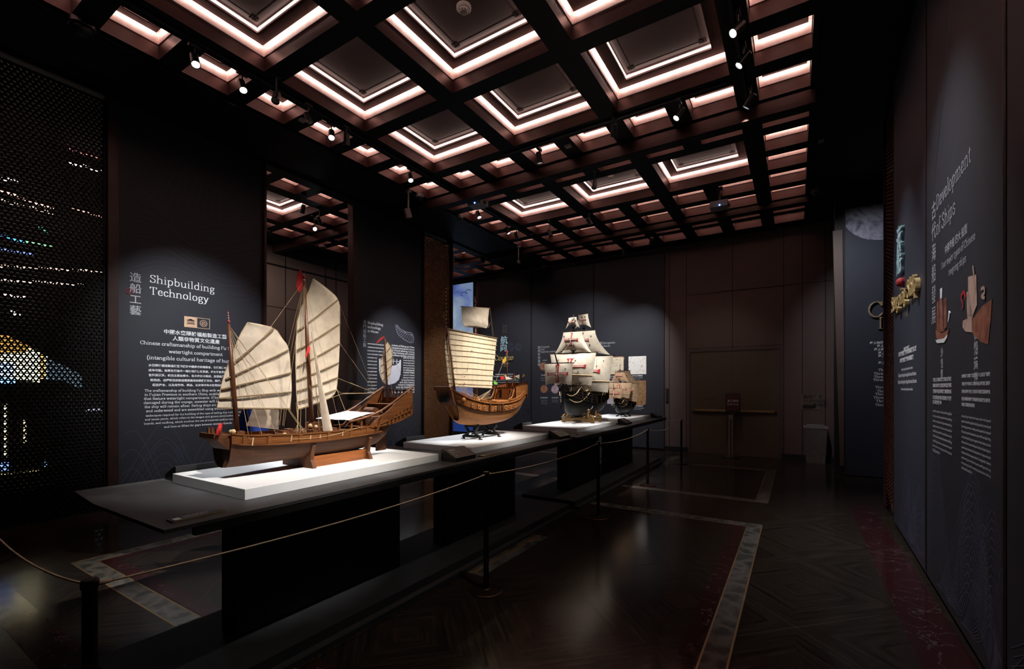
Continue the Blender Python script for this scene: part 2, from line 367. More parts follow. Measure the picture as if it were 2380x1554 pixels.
# ------------------------------------------------------------------ a small serif face drawn with a broad pen
G = {
'a': (.46, "~.09,.36 .15,.45 .25,.46 .32,.38 .33,.28;.33,.3 .33,.06 .41,.02;~.33,.27 .2,.24 .1,.17 .1,.06 .18,.01 .27,.04 .33,.11"),
'b': (.54, ".11,.72 .11,.03;_.08,.71,.06;~.11,.34 .19,.44 .3,.45 .42,.36 .43,.2 .38,.06 .26,.0 .11,.07"),
'c': (.45, "~.37,.34 .3,.44 .2,.44 .09,.34 .08,.18 .14,.05 .24,.0 .33,.04 .39,.11"),
'd': (.56, ".43,.72 .43,.02;_.39,.71,.06;_.46,.01,.06;~.43,.34 .35,.44 .24,.45 .1,.34 .09,.18 .15,.04 .26,.0 .43,.1"),
'e': (.46, ".1,.25 .37,.25;~.37,.25 .35,.39 .24,.46 .12,.38 .08,.23 .13,.06 .24,.0 .34,.04 .39,.11"),
'f': (.32, "~.33,.65 .27,.71 .19,.68 .15,.55;.15,.55 .15,.02;.05,.44 .28,.44;_.15,.01,.1"),
'g': (.5, "~.24,.46 .12,.4 .1,.3 .14,.2 .24,.16 .34,.2 .37,.3 .34,.4 .24,.46;.36,.42 .46,.45;~.16,.18 .1,.1 .16,.04 .34,.02 .42,-.06 .38,-.17 .22,-.22 .1,-.17 .09,-.08 .17,.02"),
'h': (.57, ".11,.72 .11,.02;_.08,.71,.06;_.11,.01,.1;~.11,.34 .2,.43 .31,.45 .41,.38 .43,.28;.43,.28 .43,.02;_.43,.01,.1"),
'i': (.29, ".14,.45 .14,.02;_.1,.44,.06;_.14,.01,.1;.135,.66 .145,.63"),
'j': (.27, "~.15,.45 .15,0 .12,-.15 .03,-.2;_.11,.44,.06;.145,.66 .155,.63"),
'k': (.54, ".11,.72 .11,.02;_.08,.71,.06;_.11,.01,.1;.4,.43 .13,.19;.21,.27 .43,.02;_.4,.44,.09;_.43,.01,.1"),
'l': (.29, ".14,.72 .14,.02;_.1,.71,.06;_.14,.01,.1"),
'm': (.86, ".11,.44 .11,.02;_.08,.44,.06;_.11,.01,.1;~.11,.34 .19,.43 .29,.45 .39,.38 .41,.28;.41,.28 .41,.02;_.41,.01,.1;~.41,.34 .49,.43 .59,.45 .69,.38 .71,.28;.71,.28 .71,.02;_.71,.01,.1"),
'n': (.57, ".11,.44 .11,.02;_.08,.44,.06;_.11,.01,.1;~.11,.34 .2,.43 .31,.45 .41,.38 .43,.28;.43,.28 .43,.02;_.43,.01,.1"),
'o': (.52, "~.26,.46 .14,.41 .08,.23 .14,.05 .26,.0 .38,.05 .44,.23 .38,.41 .26,.46"),
'p': (.55, ".11,.44 .11,-.2;_.08,.44,.06;_.11,-.21,.1;~.11,.34 .19,.44 .3,.45 .42,.36 .43,.2 .38,.06 .26,.0 .11,.07"),
'q': (.55, ".43,.44 .43,-.2;_.43,-.21,.1;~.43,.34 .35,.44 .24,.45 .1,.34 .09,.18 .15,.04 .26,.0 .43,.1"),
'r': (.4, ".11,.44 .11,.02;_.08,.44,.06;_.11,.01,.1;~.11,.3 .18,.41 .27,.45 .35,.41"),
's': (.41, "~.33,.36 .27,.45 .17,.46 .09,.39 .11,.29 .22,.24 .32,.19 .34,.09 .27,.01 .15,.0 .07,.1"),
't': (.34, "~.15,.58 .15,.12 .19,.02 .26,.01 .32,.06;.05,.44 .3,.44"),
'u': (.57, "~.11,.44 .11,.15 .16,.03 .25,.0 .35,.04 .43,.13;.43,.44 .43,.02;_.08,.44,.06;_.4,.44,.06;_.47,.01,.05"),
'v': (.5, ".08,.44 .25,.02;.42,.44 .25,.02;_.08,.44,.08;_.42,.44,.07"),
'w': (.74, ".08,.44 .22,.02;.36,.44 .22,.02;.36,.44 .51,.02;.66,.44 .51,.02;_.08,.44,.08;_.36,.44,.07;_.66,.44,.07"),
'x': (.5, ".08,.44 .42,.02;.4,.44 .1,.02;_.08,.44,.08;_.42,.44,.07;_.08,.01,.07;_.42,.01,.08"),
'y': (.5, ".08,.44 .25,.02;~.42,.44 .25,.02 .17,-.15 .06,-.2;_.08,.44,.08;_.42,.44,.07"),
'z': (.45, ".08,.43 .36,.43;.36,.43 .08,.02;.08,.02 .37,.02"),
'A': (.66, ".32,.68 .1,.02;.32,.68 .55,.02;.18,.25 .46,.25;_.1,.01,.09;_.55,.01,.1"),
'B': (.6, ".12,.68 .12,.02;_.12,.67,.1;_.12,.01,.1;~.12,.66 .32,.67 .43,.58 .41,.43 .3,.36 .14,.36;~.28,.36 .45,.3 .5,.18 .43,.05 .3,.02 .12,.02"),
'C': (.62, "~.52,.52 .46,.63 .34,.68 .18,.6 .09,.42 .1,.22 .2,.06 .34,.0 .47,.05 .54,.15;.53,.5 .53,.66"),
'D': (.68, ".12,.68 .12,.02;_.12,.67,.1;_.12,.01,.1;~.12,.66 .34,.66 .5,.56 .57,.34 .5,.12 .34,.02 .12,.02"),
'E': (.58, ".12,.68 .12,.02;_.12,.67,.1;.12,.67 .47,.67;.12,.35 .38,.35;.12,.02 .5,.02;.47,.67 .47,.55;.5,.02 .5,.15;_.12,.01,.1"),
'F': (.54, ".12,.68 .12,.02;.08,.67 .47,.67;.12,.35 .38,.35;.47,.67 .47,.55;_.12,.01,.1"),
'G': (.68, "~.53,.52 .46,.63 .34,.68 .18,.6 .09,.42 .1,.22 .2,.06 .34,.0 .52,.06;.54,.3 .54,.04;_.54,.3,.09"),
'H': (.74, ".12,.68 .12,.02;.58,.68 .58,.02;.12,.35 .58,.35;_.12,.67,.1;_.12,.01,.1;_.58,.67,.1;_.58,.01,.1"),
'I': (.34, ".16,.68 .16,.02;_.16,.67,.1;_.16,.01,.1"),
'L': (.55, ".12,.68 .12,.02;_.12,.67,.1;.08,.02 .48,.02;.48,.02 .48,.16"),
'M': (.86, ".12,.68 .12,.02;.12,.68 .41,.1;.7,.68 .41,.1;.7,.68 .7,.02;_.12,.67,.08;_.7,.67,.08;_.12,.01,.09;_.7,.01,.1"),
'N': (.74, ".12,.68 .12,.02;.12,.66 .58,.05;.58,.68 .58,.02;_.1,.67,.09;_.58,.67,.09;_.12,.01,.09"),
'O': (.7, "~.34,.68 .17,.6 .09,.34 .17,.08 .34,.0 .51,.08 .59,.34 .51,.6 .34,.68"),
'P': (.58, ".12,.68 .12,.02;_.12,.67,.1;_.12,.01,.1;~.12,.66 .34,.67 .47,.58 .47,.43 .34,.34 .12,.34"),
'R': (.64, ".12,.68 .12,.02;_.12,.67,.1;_.12,.01,.1;~.12,.66 .34,.67 .46,.58 .45,.44 .33,.36 .12,.36;.3,.36 .53,.02;_.55,.01,.07"),
'S': (.54, "~.43,.55 .35,.66 .22,.67 .11,.58 .13,.45 .27,.37 .42,.28 .45,.14 .36,.03 .2,.0 .09,.1;.44,.53 .44,.65;.08,.03 .08,.17"),
'T': (.62, ".3,.68 .3,.02;.07,.67 .54,.67;.07,.67 .07,.54;.54,.67 .54,.54;_.3,.01,.1"),
'U': (.72, "~.12,.68 .12,.2 .2,.05 .34,.0 .48,.05 .57,.2 .57,.68;_.12,.67,.1;_.57,.67,.09"),
'W': (.95, ".08,.68 .27,.02;.45,.68 .27,.02;.45,.68 .65,.02;.84,.68 .65,.02;_.08,.67,.09;_.84,.67,.09"),
'.': (.24, ".11,.03 .12,.02"), ',': (.24, "~.12,.04 .13,.0 .08,-.1"), '-': (.34, ".06,.22 .27,.22"), '(': (.32, "~.25,.75 .12,.55 .08,.28 .12,.0 .25,-.18"),
')': (.32, "~.07,.75 .2,.55 .24,.28 .2,.0 .07,-.18"), "'": (.2, ".1,.7 .09,.58"), ':': (.24, ".11,.03 .12,.02;.11,.4 .12,.39"), '"': (.3, ".08,.7 .08,.58;.2,.7 .2,.58"),
}
def text_width(s): return sum(G[c][0] if c in G else .26 for c in s)
def hull2(pts):
    pts = sorted(set((round(x, 5), round(y, 5)) for x, y in pts))
    def half(ps):
        r = []
        for p in ps:
            while len(r) > 1 and (r[-1][0] - r[-2][0]) * (p[1] - r[-2][1]) - (r[-1][1] - r[-2][1]) * (p[0] - r[-2][0]) <= 1e-9: r.pop()
            r.append(p)
        return r[:-1]
    return half(pts) + half(pts[::-1])
_gc = {}
def glyph(c, sub, bold):
    k = (c, sub, bold)
    if k in _gc: return _gc[k]
    out = []; nw, nh = .074 * bold, .032 * bold
    for st in G[c][1].split(';'):
        kind = st[0] if st[0] in '~_' else ''
        nums = [tuple(float(q) for q in p.split(',')) for p in st.lstrip('~_').split()]
        if kind == '_':
            x, y, hw = nums[0]; segs = [((x - hw, y), (x + hw, y))]; a, b = .01, nh
        else:
            P = smooth_path(nums, max(2, (len(nums) - 1) * sub)) if kind == '~' else nums
            segs = list(zip(P[:-1], P[1:])); a, b = nw, nh
        for p, q in segs:
            out.append(hull2([(x + i * a / 2, y + j * b / 2) for x, y in (p, q) for i in (-1, 1) for j in (-1, 1)]))
    _gc[k] = out; return out
def write(mb, s, O, X, Y, size, align='L', sub=2, bold=1.0, lift=.002, depth=0.0, width=None):
    """Latin text on a plane: O baseline origin, X/Y unit directions, size = em in metres"""
    O, X, Y = Vector(O), Vector(X).normalized(), Vector(Y).normalized(); Nn = X.cross(Y)
    wd = text_width(s)
    if width: size = width / wd
    x = {'L': 0, 'C': -wd / 2, 'R': -wd}[align]
    for ch in s:
        if ch in G:
            for gi, pl in enumerate(glyph(ch, sub, bold)):
                pts = [O + X * (px + x) * size + Y * py * size + Nn * (lift + .0004 * (gi % 6)) for px, py in pl]
                if depth: mb.prism(pts, Nn * depth)
                else: mb.poly(pts)
            x += G[ch][0]
        else: x += .26
    return size
_tc = {}
def cjk(mb, s, O, X, Y, size, align='L', vertical=False, lift=.002, depth=0.0, weight=0.0):
    """Chinese text through Blender's built-in font"""
    O, X, Y = Vector(O), Vector(X).normalized(), Vector(Y).normalized(); Nn = X.cross(Y)
    k = (s, vertical, weight)
    if k not in _tc:
        cu = bpy.data.curves.new('t', 'FONT'); cu.body = '\n'.join(s) if vertical else s
        cu.resolution_u = 2; cu.offset = weight; cu.space_line = 1.08
        o = bpy.data.objects.new('t', cu); C.objects.link(o); bpy.context.view_layer.update()
        me = o.evaluated_get(bpy.context.evaluated_depsgraph_get()).to_mesh()
        vs = [(v.co.x, v.co.y) for v in me.vertices]; fs = [tuple(p.vertices) for p in me.polygons]
        o.to_mesh_clear(); bpy.data.objects.remove(o); bpy.data.curves.remove(cu)
        if not vs: vs = [(0, 0), (.8, 0), (.8, .8), (0, .8)]; fs = [(0, 1, 2, 3)]
        _tc[k] = (vs, fs)
    vs, fs = _tc[k]
    x0 = min(v[0] for v in vs); x1 = max(v[0] for v in vs)
    dx = {'L': -x0, 'C': -(x0 + x1) / 2, 'R': -x1}[align]
    def T(v, l): return O + X * (v[0] + dx) * size + Y * v[1] * size + Nn * l
    mb.add([T(v, lift) for v in vs], fs)
    if depth:
        for i in range(1, 5): mb.add([T(v, lift + depth * i / 4) for v in vs], fs)
    return (x1 - x0) * size
def ribbon(mb, pts, wd, Nn, lift=.002):
    """a printed line lying on a surface"""
    pts = [Vector(p) for p in pts]; Nn = Vector(Nn); vs = []
    for i, p in enumerate(pts):
        d = (pts[min(i + 1, len(pts) - 1)] - pts[max(i - 1, 0)]).normalized(); s = Nn.cross(d).normalized() * wd / 2
        vs += [p + s + Nn * lift, p - s + Nn * lift]
    mb.add(vs, [(2 * i, 2 * i + 1, 2 * i + 3, 2 * i + 2) for i in range(len(pts) - 1)])
def waves(mb, O, X, Y, W, H, seed, n=9, wd=.004):
    """nested billow lines and curls along the foot of a printed panel"""
    r = random.Random(seed); O, X, Y = Vector(O), Vector(X), Vector(Y); Nn = X.cross(Y)
    hs = [(r.uniform(.05, .95), r.uniform(.55, 1.0), r.uniform(.16, .34)) for _ in range(4)]
    for cx, h, wv in hs:
        for k in range(n):
            f = 1 - k * .8 / n; pts = []
            for i in range(23):
                t = -1.6 + 3.2 * i / 22
                x = cx + wv * t * (f * .6 + .4); y = h * f * math.exp(-t * t * 1.4) + .03 * math.sin(t * 5 + k * .2) * f
                if 0.005 < x < .995: pts.append(O + X * x * W + Y * max(y, 0.003) * H)
            if len(pts) > 3: ribbon(mb, pts, wd, Nn)
        q = [O + X * min(max(cx + wv * .5 + .045 * math.cos(a * .55) * (1 - a / 22), .01), .99) * W + Y * (h * .62 + .07 * math.sin(a * .55) * (1 - a / 22)) * H for a in range(20)]
        ribbon(mb, q, wd, Nn)

# ------------------------------------------------------------------ floor
ZB = 5.30                      # underside of the coffered ceiling
XL, XR, YB = -7.35, .93, 12.15  # colonnade on the left, right wall, back wall
fl = struct(MB().box(-11.6, 6.0, -3.0, 12.6, -.10, 0), 'floor', M['floor'])
def inlay(name, m, x0, x1, y0, y1, z=.0012): return struct(MB().box(x0, x1, y0, y1, -.01, z), name, m, fl)
for (x0, x1, y0, y1) in ((-5.72, -.34, 1.42, 6.16), (-5.72, -.34, 7.36, 10.4)):
    b = MB(); g = MB(); r_ = MB(); wd = .15
    for a in ((x0, x1, y0, y0 + wd), (x0, x1, y1 - wd, y1), (x0, x0 + wd, y0 + wd, y1 - wd), (x1 - wd, x1, y0 + wd, y1 - wd)): b.box(*a, -.01, .0012)
    for i in (0, wd):
        for a in ((x0 + i - .006, x1 - i + .006, y0 + i - .006, y0 + i + .006), (x0 + i - .006, x1 - i + .006, y1 - i - .006, y1 - i + .006),
                  (x0 + i - .006, x0 + i + .006, y0 + i, y1 - i), (x1 - i - .006, x1 - i + .006, y0 + i, y1 - i)): g.box(*a, -.01, .0018)
    j = wd + .02; k = .11
    for a in ((x0 + j, x1 - j, y0 + j, y0 + j + k), (x0 + j, x1 - j, y1 - j - k, y1 - j), (x0 + j, x0 + j + k, y0 + j + k, y1 - j - k), (x1 - j - k, x1 - j, y0 + j + k, y1 - j - k)): r_.box(*a, -.01, .001)
    struct(b, 'marble_border', M['marble_grey'], fl); struct(g, 'brass_line', M['brass_line'], fl); struct(r_, 'red_marble_border', M['marble_red'], fl)
inlay('red_marble_band', M['marble_red'], -9.5, -2.0, .79, .99)
inlay('red_marble_band', M['marble_red'], .62, .90, -2.5, 7.9)
inlay('red_marble_square', M['marble_red'], -1.02, -.76, 6.62, 6.92)
inlay('marble_threshold', M['marble_grey'], -2.52, -2.30, 3.2, 4.43, .0022); inlay('brass_line', M['brass_line'], -2.43, -2.39, 3.2, 4.43, .003)
inlay('marble_threshold', M['marble_grey'], -2.52, -2.30, 9.9, 11.3, .0022); inlay('brass_line', M['brass_line'], -2.43, -2.39, 9.9, 11.3, .003)

# ------------------------------------------------------------------ ceiling: soffits with rectangular holes, one coffer in each
SX, SY, BXW, BYW = .55, .51, 1.35, 1.24
rows = [1.50, 2.23, 2.96, 3.69, 4.42, 5.15, 5.88, 6.61, 7.34, 8.07, 8.80, 9.53, 10.26, 11.02, 11.74]
mid_rows = [6.61, 7.34, 9.53, 10.26, 11.02, 11.74]
big_rows = [1.50, 2.96, 4.42, 5.88, 8.80]
holes_main, holes_hall = [], []
for y in rows: holes_main += [(-6.05, y, 's'), (-.40, y, 's')]
for y in mid_rows: holes_main += [(x, y, 's') for x in (-5.24, -4.43, -3.63, -2.82, -2.01, -1.20)]
for y in big_rows: holes_main += [(x, y, 'b') for x in (-5.24, -3.63, -2.01)]
for y in rows[3:]: holes_hall += [(-8.05, y, 's'), (-10.49, y, 's')]
for y in mid_rows: holes_hall += [(x, y, 's') for x in (-9.68, -8.88)]
for y in big_rows[2:]: holes_hall += [(-9.68, y, 'b')]
def soffit(X0, X1, Y0, Y1, holes):
    rc = [(x, x + (SX if k == 's' else BXW), y - (SY if k == 's' else BYW), y) for x, y, k in holes]
    xs = sorted(set([X0, X1] + [round(v, 4) for r in rc for v in r[:2]])); ys = sorted(set([Y0, Y1] + [round(v, 4) for r in rc for v in r[2:]]))
    b = MB()
    for i in range(len(xs) - 1):
        for j in range(len(ys) - 1):
            cx, cy = (xs[i] + xs[i + 1]) / 2, (ys[j] + ys[j + 1]) / 2
            if not any(r[0] < cx < r[1] and r[2] < cy < r[3] for r in rc):
                b.poly([(xs[i], ys[j], ZB), (xs[i], ys[j + 1], ZB), (xs[i + 1], ys[j + 1], ZB), (xs[i + 1], ys[j], ZB)])
    return b
def ring(b, w, h, z0, z1, ins, tilt=0.0):   # inward-facing walls of a rectangular well
    a = [(ins, ins), (w - ins, ins), (w - ins, h - ins), (ins, h - ins)]; t = ins + tilt
    c = [(t, t), (w - t, t), (w - t, h - t), (t, h - t)]
    for i in range(4):
        p, q = a[i], a[(i + 1) % 4]; r, s = c[i], c[(i + 1) % 4]
        b.poly([(p[0], p[1], z0), (r[0], r[1], z1), (s[0], s[1], z1), (q[0], q[1], z0)])
def flat(b, w, h, z, i0, i1):
    a = [(i0, i0), (w - i0, i0), (w - i0, h - i0), (i0, h - i0)]; c = [(i1, i1), (w - i1, i1), (w - i1, h - i1), (i1, h - i1)]
    for i in range(4):
        j = (i + 1) % 4
        b.poly([(*a[i], z), (*c[i], z), (*c[j], z), (*a[j], z)])
def coffer_meshes(w, h, big):
    out = []
    b = MB(); ring(b, w, h, 0, .150, 0); ring(b, w, h, .150, .156, 0, .008); ring(b, w, h, .156, .164, .008); flat(b, w, h, .164, .008, -.001); out.append(('side', b, M['bronze']))
    b = MB(); ring(b, w, h, .164, .31, 0); flat(b, w, h, .31, 0, .05); out.append(('cove', b, M['cove']))
    b = MB(); ring(b, w, h, .266, .288, .037); out.append(('light_strip', b, M['led']))
    i = .17 if big else .15
    b = MB(); flat(b, w, h, .264, .036, i); ring(b, w, h, .264, .310, .041); ring(b, w, h, .262, .285, i - .02); out.append(('frame', b, M['bronze_dark']))
    b = MB(); ring(b, w, h, .264, .288, i); ring(b, w, h, .316, .336, i); out.append(('inner_cove', b, M['cove']))
    b = MB(); ring(b, w, h, .286, .318, i + .002); flat(b, w, h, .286, i, i + .002); out.append(('inner_light_strip', b, M['led2']))
    b = MB(); b.poly([(i, i, .336), (i, h - i, .336), (w - i, h - i, .336), (w - i, i, .336)])
    out.append(('coffer_panel', b, M['coffer_panel']))
    if big:
        b = MB(); q = i + .085
        for x0, x1, y0, y1 in ((q, w - q, q, q + .006), (q, w - q, h - q - .006, h - q), (q, q + .006, q, h - q), (w - q - .006, w - q, q, h - q)): b.box(x0, x1, y0, y1, .332, .336)
        for cx, cy in ((q, q), (w - q, q), (w - q, h - q), (q, h - q)):
            for k in (-1, 0, 1):
                for l in (0, 1):
                    e = .042
                    for dx, dy in ((k * .024, 0), (0, k * .024)):
                        if l: b.box(cx - e, cx + e, cy + dy - .0035, cy + dy + .0035, .329, .336)
                        else: b.box(cx + dx - .0035, cx + dx + .0035, cy - e, cy + e, .329, .336)
        out.append(('corner_ornament', b, M['bronze_dark']))
    return out
def ceiling(name, X0, X1, Y0, Y1, holes):
    ce = struct(soffit(X0, X1, Y0, Y1, holes), name, M['soffit'])
    protos = {}
    for x, y, k in holes:
        w, h = (SX, SY) if k == 's' else (BXW, BYW)
        if k not in protos:
            es = []
            r = None
            for nm, b, m in coffer_meshes(w, h, k == 'b'):
                if r is None: r = b.build('coffer', m, ce)
                else: es.append(b.build(nm, m, r))
            protos[k] = (r, es); r.location = (x, y - h, ZB)
        else:
            r0, es = protos[k]; r = r0.copy(); C.objects.link(r); r.location = (x, y - h, ZB)
            for e in es:
                c = e.copy(); C.objects.link(c); c.parent = r
    return ce
ceil = ceiling('ceiling', XL + .05, 6.0, -3.0, 12.6, holes_main)
hall_ceil = ceiling('ceiling_hall', -11.6, XL - .05, -3.0, 12.6, holes_hall)
struct(MB().box(-11.6, 6.0, -3.0, 12.6, ZB + .50, ZB + .6), 'ceiling_slab', M['black'])
# downstand beams crossing the room
def downstand(y0, y1, z, x0, x1, face='bronze'):
    b = MB().box(x0, x1, y0 + .004, y1, z, ZB - .002); o = struct(b, 'beam', M['soffit'])
    struct(MB().box(x0, x1, y0 - .008, y0 + .002, z + .004, ZB - .022), 'beam_face', M[face], o)
downstand(6.655, 6.82, 5.10, XL + .1, .20, 'beam_face'); downstand(10.31, 10.50, 5.17, XL + .1, .20, 'bronze_dark')
downstand(6.655, 6.82, 5.10, -11.4, XL - .1, 'beam_face'); downstand(10.31, 10.50, 5.17, -11.4, XL - .1, 'bronze_dark')
struct(MB().box(-6.12, -6.10, -3, 12.1, ZB - .03, ZB + .001), 'ceiling_trim', M['soffit']); struct(MB().box(.19, .21, -3, 12.1, ZB - .03, ZB + .001), 'ceiling_trim', M['soffit'])

# ------------------------------------------------------------------ walls
wb = struct(MB().box(-11.6, 3.2, YB, YB + .25, 0, ZB + .4), 'wall_back', M['wall_grey'])
g = MB()
for x in (-2.78, -2.36, -1.30, -.24, .12, .55): g.box(x - .006, x + .006, YB - .006, YB + .01, .12, ZB)
g.box(-2.36, .9, YB - .006, YB + .01, 3.98, 3.988); g.box(-2.36, -.24, YB - .006, YB + .01, 2.62, 2.628)
struct(g, 'wall_seam', M['soffit'], wb)
struct(MB().box(-2.9, -2.28, YB - .025, YB, 0, .13), 'baseboard_back', M['black']); struct(MB().box(-.28, .80, YB - .025, YB, 0, .13), 'baseboard_back', M['black'])
struct(MB().box(-11.65, -11.4, 4.3, 12.3, 0, ZB + .4), 'wall_far', M['wall_grey']); struct(MB().box(-11.65, -11.4, -3, 4.3, 0, ZB + .4), 'wall_far_near', M['black'])  # near stretch painted black so the hall behind the lattice stays dark
g = MB()
for y in (4.6, 6.35, 7.0, 8.2, 8.55, 9.8): g.box(-11.41, -11.392, y - .006, y + .006, 0, ZB)
g.box(-11.41, -11.392, 4.3, 12.1, 3.72, 3.728); g.box(-11.41, -11.392, 4.3, 12.1, 4.78, 4.83)
struct(g, 'wall_seam', M['soffit'])
def rp(d, off, z):   # right wall point: distance along Y, offset into the room
    return RW0 + RWD * (d - 3.67) + RWN * off + Vector((0, 0, z))
def rbox(b, d0, d1, o0, o1, z0, z1):
    vs = [rp(d, o, z) for z in (z0, z1) for d, o in ((d0, o0), (d1, o0), (d1, o1), (d0, o1))]
    return b.add(vs, [(0, 1, 2, 3), (7, 6, 5, 4), (0, 4, 5, 1), (1, 5, 6, 2), (2, 6, 7, 3), (3, 7, 4, 0)])
struct(rbox(MB(), -3.0, 7.85, -.30, -.05, 0, ZB + .1), 'wall_right', M['black'], fix=True)
struct(MB().box(1.9, 6.0, 7.5, 7.75, 0, ZB + .1), 'wall_alcove', M['black'])
struct(MB().box(.62, 4.5, 10.52, 10.72, 0, ZB + .1), 'wall_niche', M['black'])
struct(MB().box(.74, .80, 10.60, YB, 0, ZB), 'wall_return', M['wall_dark'])
a0, a1 = onY(1957, 1083, 10.5), onY(1940, 536, 10.5)
struct(MB().add([a0 + Vector((-.03, 0, 0)), a0 + Vector((.05, 0, 0)), a0 + Vector((.05, .08, 0)), a0 + Vector((-.03, .08, 0)),
                 a1 + Vector((-.03, 0, 0)), a1 + Vector((.12, 0, 0)), a1 + Vector((.12, .08, 0)), a1 + Vector((-.03, .08, 0))],
                [(3, 2, 1, 0), (4, 5, 6, 7), (0, 1, 5, 4), (1, 2, 6, 5), (2, 3, 7, 6), (3, 0, 4, 7)]), 'trim_1', M['wall_grey'])
# left colonnade: posts, header and plinths
def post(y0, y1, n, m='seam', x0=-7.42, x1=-7.27):
    b = MB().box(x0, x1, y0, y1, 0, ZB); b.box(x1 - .001, x1 + .012, y0 + .004, y0 + (y1 - y0) * .3, 0, ZB)
    return struct(b, n, M[m])
M['post'] = mat('red brown post', (.040, .020, .017), .4, .3)
post(2.14, 2.245, 'trim_2', 'post'); post(4.105, 4.15, 'trim_3', 'post'); post(5.84, 5.93, 'trim_4', 'post'); post(7.80, 7.84, 'trim_5', 'post'); post(8.80, 8.87, 'trim_6', 'post')
struct(MB().box(-7.52, -7.28, -3, 12.1, ZB - .035, ZB + .002), 'trim_7', M['soffit'])
struct(MB().box(-7.42, -7.29, 4.1, 4.135, .02, ZB), 'trim_8', M['post'])
for y0, y1 in ((2.245, 4.105), (5.93, 7.80)): struct(MB().box(-7.42, -7.368, y0 + .02, y1 - .02, 0, ZB), 'wall_left', M['black'])
struct(MB().box(-7.43, -7.25, .2, 2.14, 0, .09), 'trim_9', M['post']); struct(MB().box(-7.43, -7.25, 7.84, 8.80, 0, .09), 'trim_10', M['post'])

struct(MB().box(-7.75, -7.70, .2, 2.14, 0, .62), 'added_low_screen', M['black'])  # added dark board, hides the lit display's floor reflection behind the lattice
def lattice(name, y0, y1, z0, z1, s, w, m, label):
    b = MB(); h = s * math.sqrt(3) / 2; x0, x1 = -7.36, -7.345
    def seg(p, q):
        (ya, za), (yb, zb) = p, q
        # clip to the rectangle
        t0, t1 = 0.0, 1.0; dy, dz = yb - ya, zb - za
        for d, lo, hi, a in ((dy, y0, y1, ya), (dz, z0, z1, za)):
            if abs(d) < 1e-9:
                if a < lo or a > hi: return
                continue
            u, v = (lo - a) / d, (hi - a) / d
            t0, t1 = max(t0, min(u, v)), min(t1, max(u, v))
        if t1 - t0 < 1e-4: return
        p1 = Vector(((x0 + x1) / 2, ya + dy * t0, za + dz * t0)); q1 = Vector(((x0 + x1) / 2, ya + dy * t1, za + dz * t1))
        b.bar(p1, q1, x1 - x0, w, up=Vector((0, -(q1 - p1).z, (q1 - p1).y)).normalized())
    n = int((z1 - z0) / h) + 1
    for i in range(n + 1): seg((y0, z0 + i * h), (y1, z0 + i * h))
    H = z1 - z0; run = H / math.sqrt(3)
    for i in range(int((y1 - y0 + run) / s) + 2):
        seg((y0 - run + i * s, z0), (y0 + i * s, z1)); seg((y1 + run - i * s, z0), (y1 - i * s, z1))
    t = thing(name, (-7.35, (y0 + y1) / 2, z0), label, 'lattice screen')
    b.build('lattice_sheet', m, t)
    f = MB()
    for a in ((y0, y0 + .02, z0, z1), (y1 - .02, y1, z0, z1), (y0, y1, z0, z0 + .02), (y0, y1, z1 - .03, z1)): f.box(-7.375, -7.325, *a)
    f.build('frame', m, t)
    return t
lattice('lattice_screen', .2, 2.14, .09, 5.22, .048, .014, M['lattice_dark'], 'black pierced lattice screen with lights shining through beside the shipbuilding panel')
lattice('lattice_screen', 7.84, 8.80, .09, 5.22, .055, .013, M['lattice_copper'], 'copper triangle lattice screen behind the pale wooden junk')

# ------------------------------------------------------------------ the double door and things on the back wall
def door():
    x0, x1 = -2.26, -.33; xm = (x0 + x1) / 2; z1 = 2.53
    f = MB().box(x0 - .05, x0, YB - .03, YB + .02, 0, z1 + .05).box(x1, x1 + .05, YB - .03, YB + .02, 0, z1 + .05).box(x0, x1, YB - .03, YB + .02, z1, z1 + .05)
    d = struct(f, 'door_1', M['wall_dark'])
    for a, b, c in ((x0 + .004, xm - .004, 'bar'), (xm + .004, x1 - .004, 'bar')):
        l = struct(MB().box(a, b, YB - .012, YB + .01, .006, z1 - .004), 'door_leaf', M['door'], d)
        k = MB().box(a + .03, b - .03, YB - .075, YB - .035, 1.06, 1.11)
        for q in (a + .05, b - .09): k.box(q, q + .05, YB - .075, YB - .010, 1.055, 1.115)
        k.build('push_bar', M['brass'], l, label='brass push bar')
    MB().box(-1.95, -1.65, YB - .016, YB - .011, 1.33, 1.40).build('door_sign', M['wall_dark'], d)
door()

# ------------------------------------------------------------------ display tables
ZT = .965; PH = .066; ZP = ZT + PH
def table(y0, y1, legs, label):
    t = thing('display_table', (-3.2, (y0 + y1) / 2, 0), label, 'table', 'long black display tables')
    p = [(-2.494, y0), (-2.494, y1), (-3.93, y1), (-3.93, y0 + .05), (-3.40, y0)]
    b = MB().prism([(x, y, ZT - .018) for x, y in p], (0, 0, .018)); b.build('tabletop', M['slab'], t, fix=True)
    b = MB().box(-2.53, -2.496, y0 + .13, y1 - .02, ZT - .062, ZT - .018).box(-3.90, -3.86, y0 + .13, y1 - .02, ZT - .062, ZT - .018)
    b.box(-3.86, -2.53, y1 - .05, y1 - .02, ZT - .062, ZT - .018); b.box(-3.86, -2.53, y0 + .25, y0 + .28, ZT - .05, ZT - .018)
    b.build('apron', M['table_black'], t)
    for a, c in legs: MB().box(-3.08, -2.90, a, c, .10, ZT - .018).build('leg', M['table_black'], t)
    MB().box(-3.36, -2.53, y0 - .02, y1 - .02 if y1 < 6 else 10.2, .0, .10).build('platform_base', M['plinth_step'], t)
    MB().box(-2.53, -2.47, y0 - .02, y1 - .02 if y1 < 6 else 10.2, .0, .035).build('platform_step', M['plinth_step'], t)
table(.94, 5.50, ((1.47, 2.82), (3.45, 4.72)), 'nearer long black display table carrying the wooden junk models')
